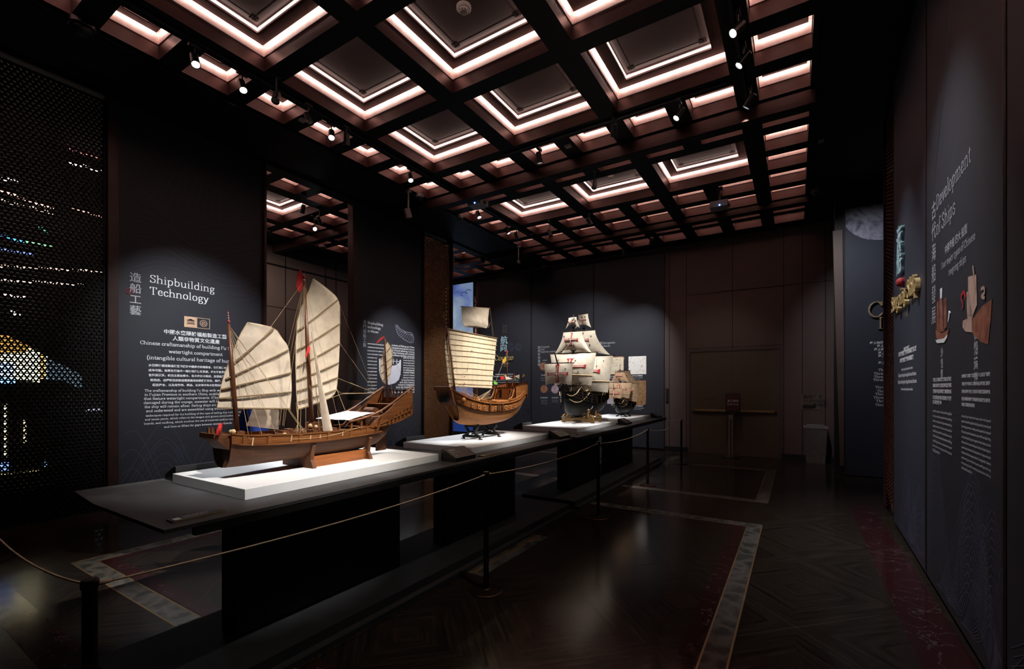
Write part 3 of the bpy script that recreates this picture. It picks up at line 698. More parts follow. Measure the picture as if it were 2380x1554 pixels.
table(5.68, 10.62, ((6.23, 7.50), (8.10, 9.41)), 'farther long black display table carrying the black-hulled models')
PL = [(1.44, 3.15, 'white plinth under the three-masted brown junk'), (3.64, 5.35, 'white plinth under the pale wooden junk with square sails'),
      (6.23, 7.94, 'white plinth under the large black ship with red crosses'), (8.43, 10.14, 'white plinth under the small black ship at the table end')]
for y0, y1, lab in PL:
    b = MB(); e = .004
    b.box(-3.69, -2.75, y0, y1, ZT, ZP)
    o = b.build('plinth', M['white'], None); o.location = (0, 0, 0)
    md = o.modifiers.new('edge', 'BEVEL'); md.width = .003; md.segments = 2
    tag(o, lab, 'plinth', 'white display plinths')
# angled caption blocks beside the plinths and flat caption strips on the table edge
def text_rows(b, O, X, Y, W, n, h, gap, seed, lens=(.55, 1)):
    r = random.Random(seed); O, X, Y = Vector(O), Vector(X).normalized(), Vector(Y).normalized()
    words = 'the ship of sea and sail hull built with long wide deck mast for coast trade in south wind'.split()
    for i in range(n):
        s = ''; lim = W * r.uniform(*lens) / h
        while text_width(s) < lim - 2: s += r.choice(words) + ' '
        write(b, s.strip(), O - Y * (gap * i), X, Y, h, sub=1, bold=1.4)
def caption_block(x, y, face, label, text=True):
    # face +1: readable from the bollard side (+X), -1: from the far side
    t = thing('caption_block', (x, y, ZT), label, 'caption')
    w, d = .30, .17; s = face
    pr = [(x - s * d / 2, ZT), (x + s * d / 2, ZT), (x + s * d / 2, ZT + .035), (x - s * d / 2 + s * .03, ZT + .105), (x - s * d / 2, ZT + .105)]
    MB().prism([(px, y - w / 2, pz) for px, pz in pr], (0, w, 0)).build('block', M['dark_plastic'], t, fix=True)
    if text:
        A = Vector((x - s * d / 2 + s * .03, y - s * w / 2, ZT + .105)); Bv = Vector((x + s * d / 2, y - s * w / 2, ZT + .035)); dn = (Bv - A)
        X = Vector((0, s, 0)); Y = -dn.normalized(); b = MB()
        cjk(b, '福船模型', A + dn * .28 + X * .03, X, Y, .022, weight=.01)
        write(b, 'Model of a sailing ship', A + dn * .48 + X * .03, X, Y, .014, bold=1.3)
        cjk(b, '木', A + dn * .66 + X * .03, X, Y, .018, weight=.01); write(b, 'Wood', A + dn * .8 + X * .03, X, Y, .014, bold=1.3)
        b.build('caption_lettering', M['text'], t)
for x, y, f, lab in ((-2.66, 3.33, 1, 'black angled caption block between the first and second white plinths'),
                  (-2.66, 5.47 - .02, 1, 'black angled caption block at the far end of the second white plinth'),
                  (-2.66, 8.17, 1, 'black angled caption block between the third and fourth white plinths'),
                  (-2.66, 10.38, 1, 'black angled caption block at the far tip of the farther table'),
                  (-3.80, 1.62, -1, 'black caption block turned away behind the nearest white plinth'),
                  (-3.80, 3.86, -1, 'black caption block turned away behind the second white plinth'),
                  (-3.80, 6.42, -1, 'black caption block turned away behind the third white plinth')):
    caption_block(x, y, f, lab, f > 0)
def strip(x, y, label):
    t = thing('caption_strip', (x, y, ZT), label, 'caption', 'flat caption strips on the table edge')
    MB().box(x - .035, x + .035, y - .12, y + .12, ZT, ZT + .008).build('board', M['dark_plastic'], t)
    b = MB(); O = Vector((x - .012, y - .06, ZT + .008)); text_rows(b, O, (0, 1, 0), (-1, 0, 0), .17, 2, .016, .02, int(y * 10))
    b.box(x - .02, x + .02, y - .105, y - .075, ZT + .008, ZT + .0095); b.build('caption_lettering', M['text'], t)
    MB().box(x + .030, x + .0352, y - .12, y + .12, ZT + .0005, ZT + .0085).build('edge', M['brass'], t)
strip(-2.62, 1.13, 'small flat caption strip at the near corner of the nearer table')
strip(-2.575, 3.68, 'small flat caption strip beside the second white plinth')
strip(-2.60, 6.06, 'small flat caption strip at the near end of the farther table')

# ------------------------------------------------------------------ rope barrier
BP = [(-2.10, .57), (-2.11, 2.99), (-2.11, 5.43), (-2.11, 7.68), (-2.10, 10.28)]
plabs = ['bronze rope post in the near corner of the barrier, at the table tip', 'bronze rope post before the gap between the nearer table legs', 'bronze rope post before the near end of the farther table',
         'slim rope post before the far leg of the farther table', 'farthest rope post, past the end of the farther table']
for (x, y), lab in zip(BP, plabs):
    t = thing('rope_post', (x, y, 0), lab, 'post', 'rope barrier posts')
    MB().lathe([(.135, 0), (.135, .008), (.125, .014), (.03, .018), (.022, .024), (.0, .024)], (x, y, 0), 32).build('base', M['bronze_post'], t, smooth=False)
    MB().lathe([(.0215, .02), (.0215, .90), (.0215, .945), (.019, .950)], (x, y, 0), 20).build('pole', M['bronze_post'], t, smooth=True)
    MB().lathe([(.024, .925), (.026, .930), (.026, .950), (.022, .957)], (x, y, 0), 20).build('cap', M['bronze_post'], t)
def rope(a, b, sag, label, r=.0042):
    a, b = Vector(a), Vector(b); d = (b - a).normalized(); a, b = a + d * .030, b - d * .030
    n = 30; pts = [a.lerp(b, i / n) - Vector((0, 0, sag * 4 * (i / n) * (1 - i / n))) for i in range(n + 1)]
    mb = MB().tube(pts, r, 8)
    for e, s in ((a, 1), (b, -1)): mb.tube([e - d * s * .006, e + d * s * .03], .0075, 8)
    tag(mb.build('barrier_rope', M['stanchion_rope'], None, smooth=True), label, 'rope', 'barrier ropes')
hz = .932; P3 = [Vector((x, y, hz)) for x, y in BP]
rope(P3[0], P3[1], .035, 'long beige rope sagging from the corner post along the nearer table')
rope(P3[1], P3[2], .045, 'beige rope between the second and third posts past the table gap')
rope(P3[2], P3[3], .05, 'beige rope along the farther table legs')
rope(P3[3], P3[4], .09, 'deeply sagging beige rope to the farthest post')
far = (-4.35, 10.30); cor = (-4.45, .62)
for (x, y), lab in ((far, 'rope post behind the far end of the farther table'), (cor, 'rope post behind the near end of the nearer table')):
    t = thing('rope_post', (x, y, 0), lab, 'post', 'rope barrier posts')
    MB().lathe([(.135, 0), (.135, .008), (.125, .014), (.03, .018), (.022, .024)], (x, y, 0), 32).build('base', M['bronze_post'], t)
    MB().lathe([(.0215, .02), (.0215, .945), (.019, .950)], (x, y, 0), 20).build('pole', M['bronze_post'], t, smooth=True)
rope(P3[4], (far[0], far[1], hz), .03, 'beige rope closing the far end of the barrier')
c0 = onZ(-40, 1222, .90)
rope(P3[0], (cor[0], cor[1], hz), .10, 'beige rope closing the near end of the barrier')

# ------------------------------------------------------------------ printed panels
def panel(name, O, X, W, H, label, m='navy', th=.045, trim=True):
    """a tall printed board standing on the floor: O lower left corner of the face"""
    O, X = Vector(O), Vector(X).normalized(); Y = Vector((0, 0, 1)); Nn = X.cross(Y)
    t = thing(name, O + X * W / 2 - Vector((0, 0, O.z)), label, 'exhibition panel')
    MB().prism([O, O + X * W, O + X * W + Y * H, O + Y * H], -Nn * th).build('board', M[m], t, fix=True)
    if trim:
        b = MB()
        for p, q in ((O + X * .008, O + X * .008 + Y * H), (O + X * (W - .008), O + X * (W - .008) + Y * H), (O + X * .002 + Y * (H - .008), O + X * (W - .002) + Y * (H - .008))): b.bar(p, q, .014, .010)
        b.build('edge_trim', M['seam'], t)
    return t
XP = -7.315
# shipbuilding panel
PX, PZ = Vector((0, 1, 0)), Vector((0, 0, 1))
tp = panel('exhibition_panel', (XP, 2.25, .10), PX, 1.845, 5.17, 'tall dark panel headed Shipbuilding Technology behind the brown junk')
def at(u, v): return onX(u, v, XP)
def wid(u0, u1, v): return (at(u1, v) - at(u0, v)).length
b = MB(); p = at(347, 655); s = (at(499, 672) - p).y
sz = write(b, 'Shipbuilding', p, PX, PZ, 1, width=s, sub=4, bold=1.05)
write(b, 'Technology', at(347, 683), PX, PZ, sz, sub=4, bold=1.05); b.build('title_lettering', M['text'], tp)
b = MB(); cjk(b, '造船工藝', at(301, 651), PX, PZ, .132, vertical=True, weight=.006); b.build('chinese_title_lettering', M['text_dim'], tp)
b = MB(); c = at(300, 677); b.tube([c + Vector((.004, .036 * math.cos(k * PI / 12), .036 * math.sin(k * PI / 12))) for k in range(25)], .0035, 6)
b.tube([c + Vector((.004, .006, -.01)), c + Vector((.004, .03, .02))], .003, 6); b.build('red_ring_mark', M['red_print'], tp)
# emblem plate
e0, e1, e2 = at(428, 759), at(458, 761), at(487.5, 763); zt = at(428, 734).z
g = MB().prism([(XP, e0.y, e0.z), (XP, e1.y, e0.z), (XP, e1.y, zt), (XP, e0.y, zt)], (.003, 0, 0)); h = zt - e0.z
for a, b2, c2, d2 in ((e1.y, e2.y, e0.z, e0.z + .006), (e1.y, e2.y, zt - .006, zt), (e2.y - .006, e2.y, e0.z, zt)): g.box(XP, XP + .003, a, b2, c2, d2)
cy, cz = (e1.y + e2.y) / 2, (e0.z + zt) / 2
g.tube([(XP + .003, cy + .045 * math.cos(k * PI / 12), cz + .045 * math.sin(k * PI / 12)) for k in range(25)], .004, 6)
for a0, a1 in (((-.022, -.022), (-.022, .012)), ((-.022, .012), (.0, .026)), ((0, .026), (.022, .012)), ((.022, .012), (.022, -.022)), ((-.022, -.022), (.022, -.022)), ((-.010, -.022), (-.006, .004)), ((-.006, .004), (.010, .006))):
    g.tube([(XP + .003, cy + a0[0], cz + a0[1]), (XP + .003, cy + a1[0], cz + a1[1])], .0035, 5)
g.build('emblem_plate', mat('pale copper print', (.62, .40, .26), .5), tp)
g = MB(); ey = (e0.y + e1.y) / 2; ez = e0.z + h * .3
def eb(y0, y1, z0, z1): g.box(XP + .002, XP + .0045, ey + y0, ey + y1, ez + z0, ez + z1)
eb(-.05, .05, 0, .006); eb(-.046, .046, .010, .014); eb(-.046, .046, .048, .054)
for k in range(-3, 4): eb(k * .0135 - .003, k * .0135 + .003, .014, .048)
g.poly([(XP + .0045, ey - .05, ez + .055), (XP + .0045, ey + .05, ez + .055), (XP + .0045, ey, ez + .078)]); g.build('temple_emblem', M['dark_plastic'], tp)
b = MB(); cj = lambda s, u0, u1, v, wt=.012: cjk(b, s, at(u0, v), PX, PZ, (at(u1, v).y - at(u0, v).y) / (len(s) * .98), weight=wt)
cj('中國水密隔艙福船製造工藝', 381, 525, 774); cj('人類非物質文化遺產', 401, 509, 790)
for i, (s, u0, u1, v) in enumerate((('水密隔艙福船製造技藝發展於中國南方的福建省，它使具備水密隔艙', 345, 540, 850.5), ('成為可能。如果航行途中一兩個船艙偶然受損，海水不會湧進其它船', 345, 540, 862),
                   ('會繼續漂浮。帆船主要由樟木、松木和杉木製成，並通過傳統木工', 345, 535, 873.5), ('裝而成。這種帆船的製造需要應用的關鍵技術有，榫接、舫縫', 349, 526, 885), ('槽舌接合，以及用苧麻、桐油、石灰等作為木板間縫的填塞', 354, 526, 896.5))):
    cj(s, u0, u1, v, .02)
b.build('chinese_lettering', M['text'], tp)
b = MB()
for s, u0, u1, v in (('Chinese craftsmanship of building Fu Ship with', 325, 572, 799), ('watertight compartment', 392, 517, 820), ('(intangible cultural heritage of humanity)', 341, 565, 834)):
    q = at(u0, v); write(b, s, q, PX, PZ, 1, width=at(u1, v).y - q.y, bold=1.25, sub=3)
for s, u0, u1, v in (('The craftsmanship of building Fu Ship with watertight compartment', 336, 582, 910), ('in Fujian Province in southern China, enabling the building of ships', 335.5, 584, 919.5), ('that feature watertight compartments. If by chance one or two are', 334, 582, 929),
       ('damaged during the voyage, seawater will not flood into others and', 333.5, 584, 938.5), ('the ship will remain afloat. Sailing ships are mainly made of camphor', 335.5, 584, 948), ('and cedarwood and are assembled using traditional carpentry. The', 339, 582, 957.5),
       ('techniques required for the building of this type of sailing ship include mortise', 338.5, 570, 968), ('and tenon joints, which refers to the tongue-and-groove joint method of wood', 336.5, 566, 977), ('boards, and caulking, which involves the use of materials such as ramie, tung oil', 334.5, 568, 986.5), ('and lime as fillers for gaps between wooden boards.', 381, 540, 994)):
    q = at(u0, v); write(b, s, q, PX, PZ, 1, width=at(u1, v).y - q.y, bold=1.3, sub=1)
b.build('body_lettering', M['text'], tp)
b = MB(); waves(b, (XP, 2.27, .15), PX, PZ, 1.8, 1.0, 3, 3, .006); b.build('wave_motif', M['line'], tp)
b = MB()
r_ = random.Random(5)
for k in range(16):
    z = 3.1 + k * .07; ribbon(b, smooth_path([(XP, 2.4 + i * .33, z + .16 * math.sin(i * 1.2 + k * .15) + .05 * r_.random()) for i in range(6)], 20), .006, (1, 0, 0))
for k in range(9): ribbon(b, [(XP, 2.5 + k * .12, 3.9 + k * .03), (XP, 2.9 + k * .07, 4.9 - .04 * k)], .006, (1, 0, 0))
b.build('ship_line_drawing', M['line_dim'], tp)
# Macao panel
tp = panel('exhibition_panel', (XP, 5.935, .10), PX, 1.86, 5.17, 'dark panel headed Shipbuilding technology in Macao with a white hull drawing')
b = MB()
for s, v0 in (('Shipbuilding', 753), ('technology', 762.5), ('in Macao', 772)):
    q = at(854, v0 - 1); sz = write(b, s, q, PX, PZ, (at(890, 760).y - at(854, 760).y) / text_width('Shipbuilding'), bold=1.35, sub=3)
b.build('title_lettering', M['text'], tp)
b = MB(); cjk(b, '澳門造船工藝', at(843.5, 751), PX, PZ, .085, vertical=True, weight=.006); b.build('chinese_title_lettering', M['text_dim'], tp)
b = MB(); r_ = random.Random(11); zh = '在明清時期澳門造船業發展木帆船製造廠技術工匠沿海貿易航行船隻修理港口漁船建造傳統工藝保存'
for i in range(15):
    v = 799 + i * 8.1; u1 = 893 if i < 4 else 876
    n = int((u1 - 854) / 2.05); s = ''.join(r_.choice(zh) for _ in range(n)); q = at(854, v); cjk(b, s, q, PX, PZ, (at(u1, v).y - q.y) / n, weight=.03)
b.build('chinese_lettering', M['text'], tp)
b = MB(); r_ = random.Random(12); wds = 'during the Ming dynasty when shipbuilding industry in coastal China reached its peak Macao adhering to traditional of the junk opened its port and integrated with skills techniques forming cultural industry mainly focused fishing boats it inherited vessels'.split()
for i in range(20):
    v = 803.5 + i * 5.75; u0, u1 = (910, 963) if i < 5 else ((937, 963) if i < 14 else (937 - (i - 13) * 4.2, 963)); s = ''
    q = at(u0, v); W = at(u1, v).y - q.y
    while text_width(s) < W / .062: s += r_.choice(wds) + ' '
    write(b, s.strip(), q, PX, PZ, 1, width=W, bold=1.7, sub=1)
b.build('body_lettering', M['text'], tp)
# hull drawing and frame drawing
b = MB(); Q = lambda u, v: at(u, v)
o_ = [(881, 833), (884, 833), (885, 843), (893, 847), (900, 850), (909, 850), (920, 848), (927, 843), (929, 836), (932, 836), (932, 848), (931, 868), (927, 882), (918, 890), (904, 894), (892, 888), (884, 876), (881, 860)]
b.prism([Q(u, v) for u, v in o_], (.0025, 0, 0))
for u in (914, 922): b.tube([Q(u, 846), Q(u, 834)], .012, 6)
b.tube([Q(884, 838), Q(930, 840)], .008, 6)
b.build('hull_drawing', M['ghost_white'], tp)
b = MB(); lo = [(919, 754), (923, 773), (934, 785), (950, 795), (960, 796)]; up = [(922, 758), (930, 768), (944, 775), (957, 778), (962, 790)]
ribbon(b, smooth_path([Q(*p) for p in lo], 20), .014, (1, 0, 0)); ribbon(b, smooth_path([Q(*p) for p in up], 20), .014, (1, 0, 0)); ribbon(b, smooth_path([Q(a[0], a[1] - 4) for a in up], 16), .02, (1, 0, 0))
for k in range(14):
    t = k / 13; a = catmull([Q(*p) for p in lo], t); c = catmull([Q(*p) for p in up], t); ribbon(b, [a, c], .012, (1, 0, 0))
b.prism([Q(938, 767), Q(944, 771), Q(944, 776), Q(938, 773)], (.002, 0, 0)); b.prism([Q(954, 775), Q(961, 777), Q(961, 783), Q(954, 780)], (.002, 0, 0)); b.build('frame_drawing', M['ghost_print'], tp)
b = MB(); c = Q(908, 715)
for k in range(11): ribbon(b, smooth_path([c, c + Vector((0, -.35 + k * .07, .16 + .08 * math.sin(k))), c + Vector((0, -.75 + k * .15, .34 + .05 * math.cos(k)))], 8), .005, (1, 0, 0))
ribbon(b, [c, c - Vector((0, 0, .16))], .006, (1, 0, 0)); b.build('sail_line_drawing', M['line'], tp)
b = MB(); waves(b, (XP, 6.0, .15), PX, PZ, 1.75, 1.15, 8, 3, .007); b.build('wave_motif', M['line'], tp)

# back wall panels
YP = YB - .05; BX = Vector((1, 0, 0))
def ab(u, v): return onY(u, v, YP)
def bl(b, s, u0, u1, v, **k): q = ab(u0, v); return write(b, s, q, BX, PZ, 1, width=ab(u1, v).x - q.x, **k)
def bc(b, s, u0, u1, v, wt=.02): q = ab(u0, v); cjk(b, s, q, BX, PZ, (ab(u1, v).x - q.x) / len(s), weight=wt)
xs = [ab(u, 800).x for u in (1112, 1235, 1380, 1545)]
tc = panel('exhibition_panel', (xs[0], YP, .06), BX, xs[1] - xs[0] - .01, 5.10, 'dark panel headed Course behind the pale junk')
b = MB(); bl(b, 'Course', 1150, 1194, 838, bold=1.25, sub=4, depth=.03); b.build('title_lettering', M['gold'], tc)
b = MB()
for s, v in (('航', 798), ('向', 815)): cjk(b, s, ab(1164, v), BX, PZ, .27, depth=.02, weight=.012)
b.build('chinese_title_lettering', M['cyan'], tc)
b = MB(); q = [ab(1169, 774), ab(1176.5, 774), ab(1176.5, 754), ab(1169, 754), ab(1169, 774)]; b.tube(q, .006, 4); cjk(b, '第一章', ab(1170.5, 760), BX, PZ, .065, vertical=True); b.build('chapter_seal', mat('dull gold print', (.16, .12, .07), .6), tc)
b = MB(); bc(b, '海上絲路', 1166, 1183, 847); bl(b, 'Silk Road', 1170, 1180, 851.5, bold=1.6, sub=1); b.build('subtitle_lettering', M['gold'], tc)
b = MB()
for i, (u0, u1, v) in enumerate(((1151, 1192, 871), (1146, 1191, 876))): bc(b, '航海指南羅盤牽星圖海上交通貿易路線船'[:int((u1 - u0) / 2.4)], u0, u1, v, .03)
for u0, u1, v in ((1145, 1206, 884), (1140, 1206, 889), (1150, 1200, 894)): bl(b, 'The compass and sea charts guided sailors across the open sea to distant', u0, u1, v, bold=1.9, sub=1)
b.build('body_lettering', M['text'], tc)
b = MB()
for cx, cy in ((1187, 806), (1205, 806)):
    o = ab(cx, cy)
    for k in range(3): ribbon(b, [o + Vector((.11 * (1 - k * .27) * math.cos(a * .5), 0, .13 * (1 - k * .27) * math.sin(a * .5) * (1 + .2 * math.sin(a * 2)))) for a in range(14)], .014, (0, -1, 0))
b.build('dragon_roundel', M['line'], tc)
b = MB(); waves(b, (xs[0] + .5, YP, .2), BX, PZ, 1.4, 1.3, 5, 6, .012); b.build('wave_motif', M['line_dim'], tc)
tc = panel('exhibition_panel', (xs[1], YP, .06), BX, xs[2] - xs[1] - .01, 5.10, 'dark panel on the compass with round dials beside the large black ship')
b = MB()
for s, u1, v in (('Compass', 1277, 808), ('and', 1265.5, 813.5), ('marine compass', 1300, 819.5)): bl(b, s, 1257, u1, v, bold=1.25, sub=3)
b.build('title_lettering', M['text_dim'], tc)
b = MB(); cjk(b, '指南針與羅盤', ab(1250, 810), BX, PZ, .095, vertical=True); b.build('chinese_title_lettering', M['text_dim'], tc)
for u, v, rr, mm, nm in ((1263, 851, 8.5, 'disc', 'dial_picture'), (1264.5, 904, 8.2, 'disc', 'dial_picture'), (1290, 904.5, 8.5, 'disc2', 'dial_picture')):
    c = ab(u, v); r = (ab(u + rr, v) - ab(u - rr, v)).length / 2; b = MB().lathe([(r, 0), (r, .004), (r * .97, .0045)], c, 28, (0, -1, 0)); o = b.build(nm, M[mm], tc)
    g = MB()
    for k in (.35, .62, .85): g.tube([c + Vector((r * k * math.cos(a * PI / 10), -.005, r * k * math.sin(a * PI / 10))) for a in range(21)], .005, 4)
    g.tube([c + Vector((0, -.006, -r * .2)), c + Vector((0, -.006, r * .25))], .014, 5); g.build('dial_ring', mat('dial print', (.16, .07, .05), .7) if 'dp' not in M else M['dp'], o)
b = MB()
for u0, u1, v in ((1256, 1274, 925), (1282, 1298, 925), (1258, 1275, 873), (1261, 1272, 838)): bc(b, '明代青銅羅盤', u0, u1, v, .03)
for u0, u1, v in ((1258, 1272, 930), (1258, 1272, 934), (1258, 1272, 938), (1283, 1297, 930), (1283, 1296, 934), (1257, 1274, 879), (1257, 1274, 884)): bl(b, 'Ming dynasty compass', u0, u1, v, bold=1.7, sub=1)
b.build('body_lettering', M['text_dim'], tc)
tc = panel('exhibition_panel', (xs[2], YP, .06), BX, xs[3] - xs[2] - .01, 5.10, 'dark panel headed Navigation charts with four map prints')
b = MB(); bl(b, 'Navigation', 1401, 1430, 799, bold=1.25, sub=3); bl(b, 'charts', 1401, 1418, 806, bold=1.25, sub=3); b.build('title_lettering', M['text_dim'], tc)
b = MB(); cjk(b, '航海圖', ab(1394, 800), BX, PZ, .09, vertical=True); b.build('chinese_title_lettering', M['text_dim'], tc)
for (u0, v0, u1, v1), mm in (((1414, 829, 1451, 870.5), 'parch'), ((1461, 828.3, 1502, 869.8), 'mapw'), ((1411.5, 884, 1452, 938), 'mapl'), ((1461, 884, 1501.5, 940), 'mapb')):
    a, c = ab(u0, v1), ab(u1, v1); z1 = ab(u0, v0).z
    MB().box(a.x, c.x, YP - .006, YP, a.z, z1).build('map_print', M[mm], tc)
    if mm in ('parch', 'mapb'):
        f = MB()
        for A in ((a.x, c.x, a.z, a.z + .02), (a.x, c.x, z1 - .02, z1), (a.x, a.x + .02, a.z, z1), (c.x - .02, c.x, a.z, z1)): f.box(A[0], A[1], YP - .008, YP - .005, A[2], A[3])
        f.build('map_border', M['disc'], tc)
b = MB()
for u0, u1, v in ((1417, 1445, 876), (1469, 1494, 874.5), (1420, 1445, 942), (1467, 1495, 944)): bc(b, '武備志航海圖明代', u0, u1, v, .03)
for u0, u1, v in ((1417, 1447, 879.5), (1426, 1440, 883), (1468, 1494, 878.5), (1475, 1488, 882), (1424, 1440, 946), (1468, 1497, 948), (1472, 1491, 951.5)): bl(b, 'Nautical chart of the dynasty', u0, u1, v, bold=1.7, sub=1)
b.build('body_lettering', M['text'], tc)
MB().box(-2.86, -2.80, YB - .03, YB, 1.28, 1.62).build('handle_plate', M['dark_plastic'], wb)
# projected screen in the hall beyond the copper lattice
q0, q1 = onY(1099.5, 1004, YP), onY(1099.5, 656, YP)
t = thing('video_screen', ((q0.x - 1.3), YP, 0), 'tall lit video screen showing a blue sea picture behind the copper lattice', 'screen')
MB().box(q0.x - 1.15, q0.x, YP - .03, YP, q0.z, q1.z).build('screen_image', M['screen'], t)
MB().box(q0.x - 1.2, q0.x + .06, YP, YP + .04, 0.0, q1.z + .08).build('screen_frame', M['dark_plastic'], t)
b = MB(); c = onY(1083, 680, YP - .03)
for s in (-1, 1): ribbon(b, [c + Vector((s * .10 + .11 * math.cos(a * .5) , 0, s * .03 + .06 * math.sin(a * .5))) for a in range(10)], .03, (0, -1, 0))
b.build('sign_mark', mat('dark blue mark', (.05, .08, .20), .6, emit=(.05, .10, .25), estr=.5), t)

# right wall panels
def ar(u, v, off=.0): return onR(u, v, off)
RX = -RWD; RN = RWN
def rpanel(d0, d1, label, m='navy'):
    O = rp(d1, 0, .05); return panel('exhibition_panel', O, RX, d1 - d0, 5.15, label, m)
dd = lambda u, v=1000: (onR(u, v) - RW0).dot(RWD) + 3.67
dA, dB, dC = dd(2077), dd(2153), dd(2337)
t1 = rpanel(dB + .004, dA, 'dark panel with raised gold and blue letters at the far end of the right wall', 'navy2')
t2 = rpanel(dC + .004, dB - .004, 'dark panel headed Development of Ships with two ship pictures', 'navy')
t3 = rpanel(.3, dC - .004, 'dark panel with faint wave lines nearest on the right wall', 'navy')
def rl(b, s, u0, v0, u1, size=None, **k):
    q = ar(u0, v0); d = (ar(u1, v0) - q).length
    return write(b, s, q, RX, PZ, size or 1, width=None if size else d, **k)
b = MB(); sz = rl(b, 'Development', 2177, 489, 2253, bold=.85, sub=4); rl(b, 'of Ships', 2177, 548, 2220, sz, bold=.85, sub=4); b.build('title_lettering', M['text_dim'], t2)
b = MB(); cjk(b, '古代海船發展', ar(2166, 512), RX, PZ, .155, vertical=True); b.build('chinese_title_lettering', M['text_dim'], t2)
b = MB(); q = ar(2197, 590); cjk(b, '中國海船 四大 船型', q, RX, PZ, (ar(2254, 560) - q).length / 9.2, weight=.01)
sz = rl(b, 'Four major types of Chinese', 2189, 626, 2266, bold=1.1, sub=2); rl(b, 'seagoing ships', 2206, 640, 2250, sz, bold=1.1, sub=2); b.build('subtitle_lettering', M['text_dim'], t2)
b = MB(); q = ar(2186, 822); q2 = ar(2265, 800)
cjk(b, '沙船型', ar(2187, 828), RX, PZ, .075, vertical=True, weight=.03); cjk(b, '福船遠洋', ar(2264, 786), RX, PZ, .085, vertical=True, weight=.03); b.build('picture_title_lettering', M['text_dim'], t2)
b = MB(); r_ = random.Random(21)
for (u0, u1, vs) in ((2169, 2213, (886, 899, 912, 926, 937)), (2236, 2304, (877, 895, 912, 929, 942))):
    for i, v in enumerate(vs):
        n = (18 if u0 < 2200 else 24); n_ = n if i < 4 else n // 2; s = ''.join(r_.choice(zh) for _ in range(n_)); q = ar(u0, v); W = (ar(u1, v) - q).length; cjk(b, s, q, RX, PZ, W / n * .98, weight=.02)
for (u0, u1, v0, n, dv, slope) in ((2169, 2213, 956, 9, 11.4, 0), (2236, 2304, 968, 11, 12.0, 0)):
    q = ar(u0, v0); W = (ar(u1, v0) - q).length; h0 = (ar(u0, v0).z - ar(u0, v0 + dv).z)
    for i in range(n):
        s = ''
        while text_width(s) < W / (h0 * .62): s += r_.choice(wds) + ' '
        ww = W if i < n - 1 else W * .4
        write(b, s.strip() if i < n - 1 else s[:len(s) // 3], q - PZ * h0 * i, RX, PZ, 1, width=ww, bold=1.3, sub=1)
b.build('body_lettering', M['text'], t2)
def flatpic(b, pts, off=.004): b.prism([ar(u, v) for u, v in pts], RN * off)
# small sailing junk print
b = MB(); flatpic(b, [(2176, 768), (2178, 785), (2184, 790), (2196, 789), (2203, 780), (2208, 763), (2198, 772), (2186, 774)])
for pts in ([(2179, 705), (2181, 700), (2184, 770), (2178, 768)], [(2184, 694), (2190, 692), (2193, 770), (2186, 772)], [(2195, 698), (2199, 690), (2201, 760), (2196, 766)]): flatpic(b, pts)
b.build('ship_picture', M['junk_print'], t2)
b = MB(); flatpic(b, [(2176, 790), (2180, 797), (2196, 796), (2203, 784), (2204, 776), (2196, 786), (2184, 788)], .005); flatpic(b, [(2187, 671), (2192, 668), (2191, 692), (2187, 694)], .005); flatpic(b, [(2207, 722), (2210, 726), (2206, 748), (2205, 748)], .005); b.build('ship_picture', M['text'], t2)
# big ship print: pale sails and red brown hull
b = MB(); flatpic(b, [(2252, 643), (2271, 637), (2273, 707), (2268, 720), (2262, 735), (2252, 735)]); flatpic(b, [(2248, 678), (2257, 680), (2262, 740), (2250, 740)]); flatpic(b, [(2240, 745), (2260, 735), (2262, 772), (2246, 770), (2239, 760)]); b.build('ship_picture', M['pale_print'], t2)
b = MB(); flatpic(b, [(2262, 742), (2283, 712), (2307, 695), (2304, 745), (2298, 800), (2282, 795), (2262, 775)], .003); b.build('ship_picture', M['junk_print'], t2)
b = MB(); ribbon(b, smooth_path([ar(2243, 676), ar(2236, 690), ar(2241, 705), ar(2238, 718)], 10), .02, RN, .006); ribbon(b, smooth_path([ar(2243, 676), ar(2247, 690)], 4), .03, RN, .006); b.build('red_streamer_print', M['red_print'], t2)
b = MB(); ribbon(b, smooth_path([ar(2283, 672), ar(2290, 668), ar(2291, 680), ar(2284, 688), ar(2292, 692)], 12), .02, RN, .006); ribbon(b, [ar(2264, 617), ar(2267, 640)], .02, RN, .006); b.build('streamer_print', M['pale_print'], t2)
b = MB(); waves(b, rp(dB - .03, 0, .1), RX, PZ, dB - dC - .05, 1.28, 14, 13, .005); b.build('wave_motif', M['line_lifted'], t2)
b = MB(); waves(b, rp(dC - .03, 0, .1), RX, PZ, dC - .4, .9, 4, 8, .0045); b.build('wave_motif', M['line_lifted'], t3)
b = MB(); waves(b, rp(dA - .05, 0, .1), RX, PZ, dA - dB - .1, 1.1, 9, 8, .006); b.build('wave_motif', M['line_lifted'], t1)
b = MB()
for k in range(10): ribbon(b, smooth_path([rp(4.9 - k * .05, 0, 3.2 + k * .09), rp(4.5 - k * .04, 0, 3.9 + .1 * k), rp(4.1, 0, 4.6 + .04 * k)], 10), .005, RN)
b.build('rigging_line_drawing', M['line_dim'], t2)
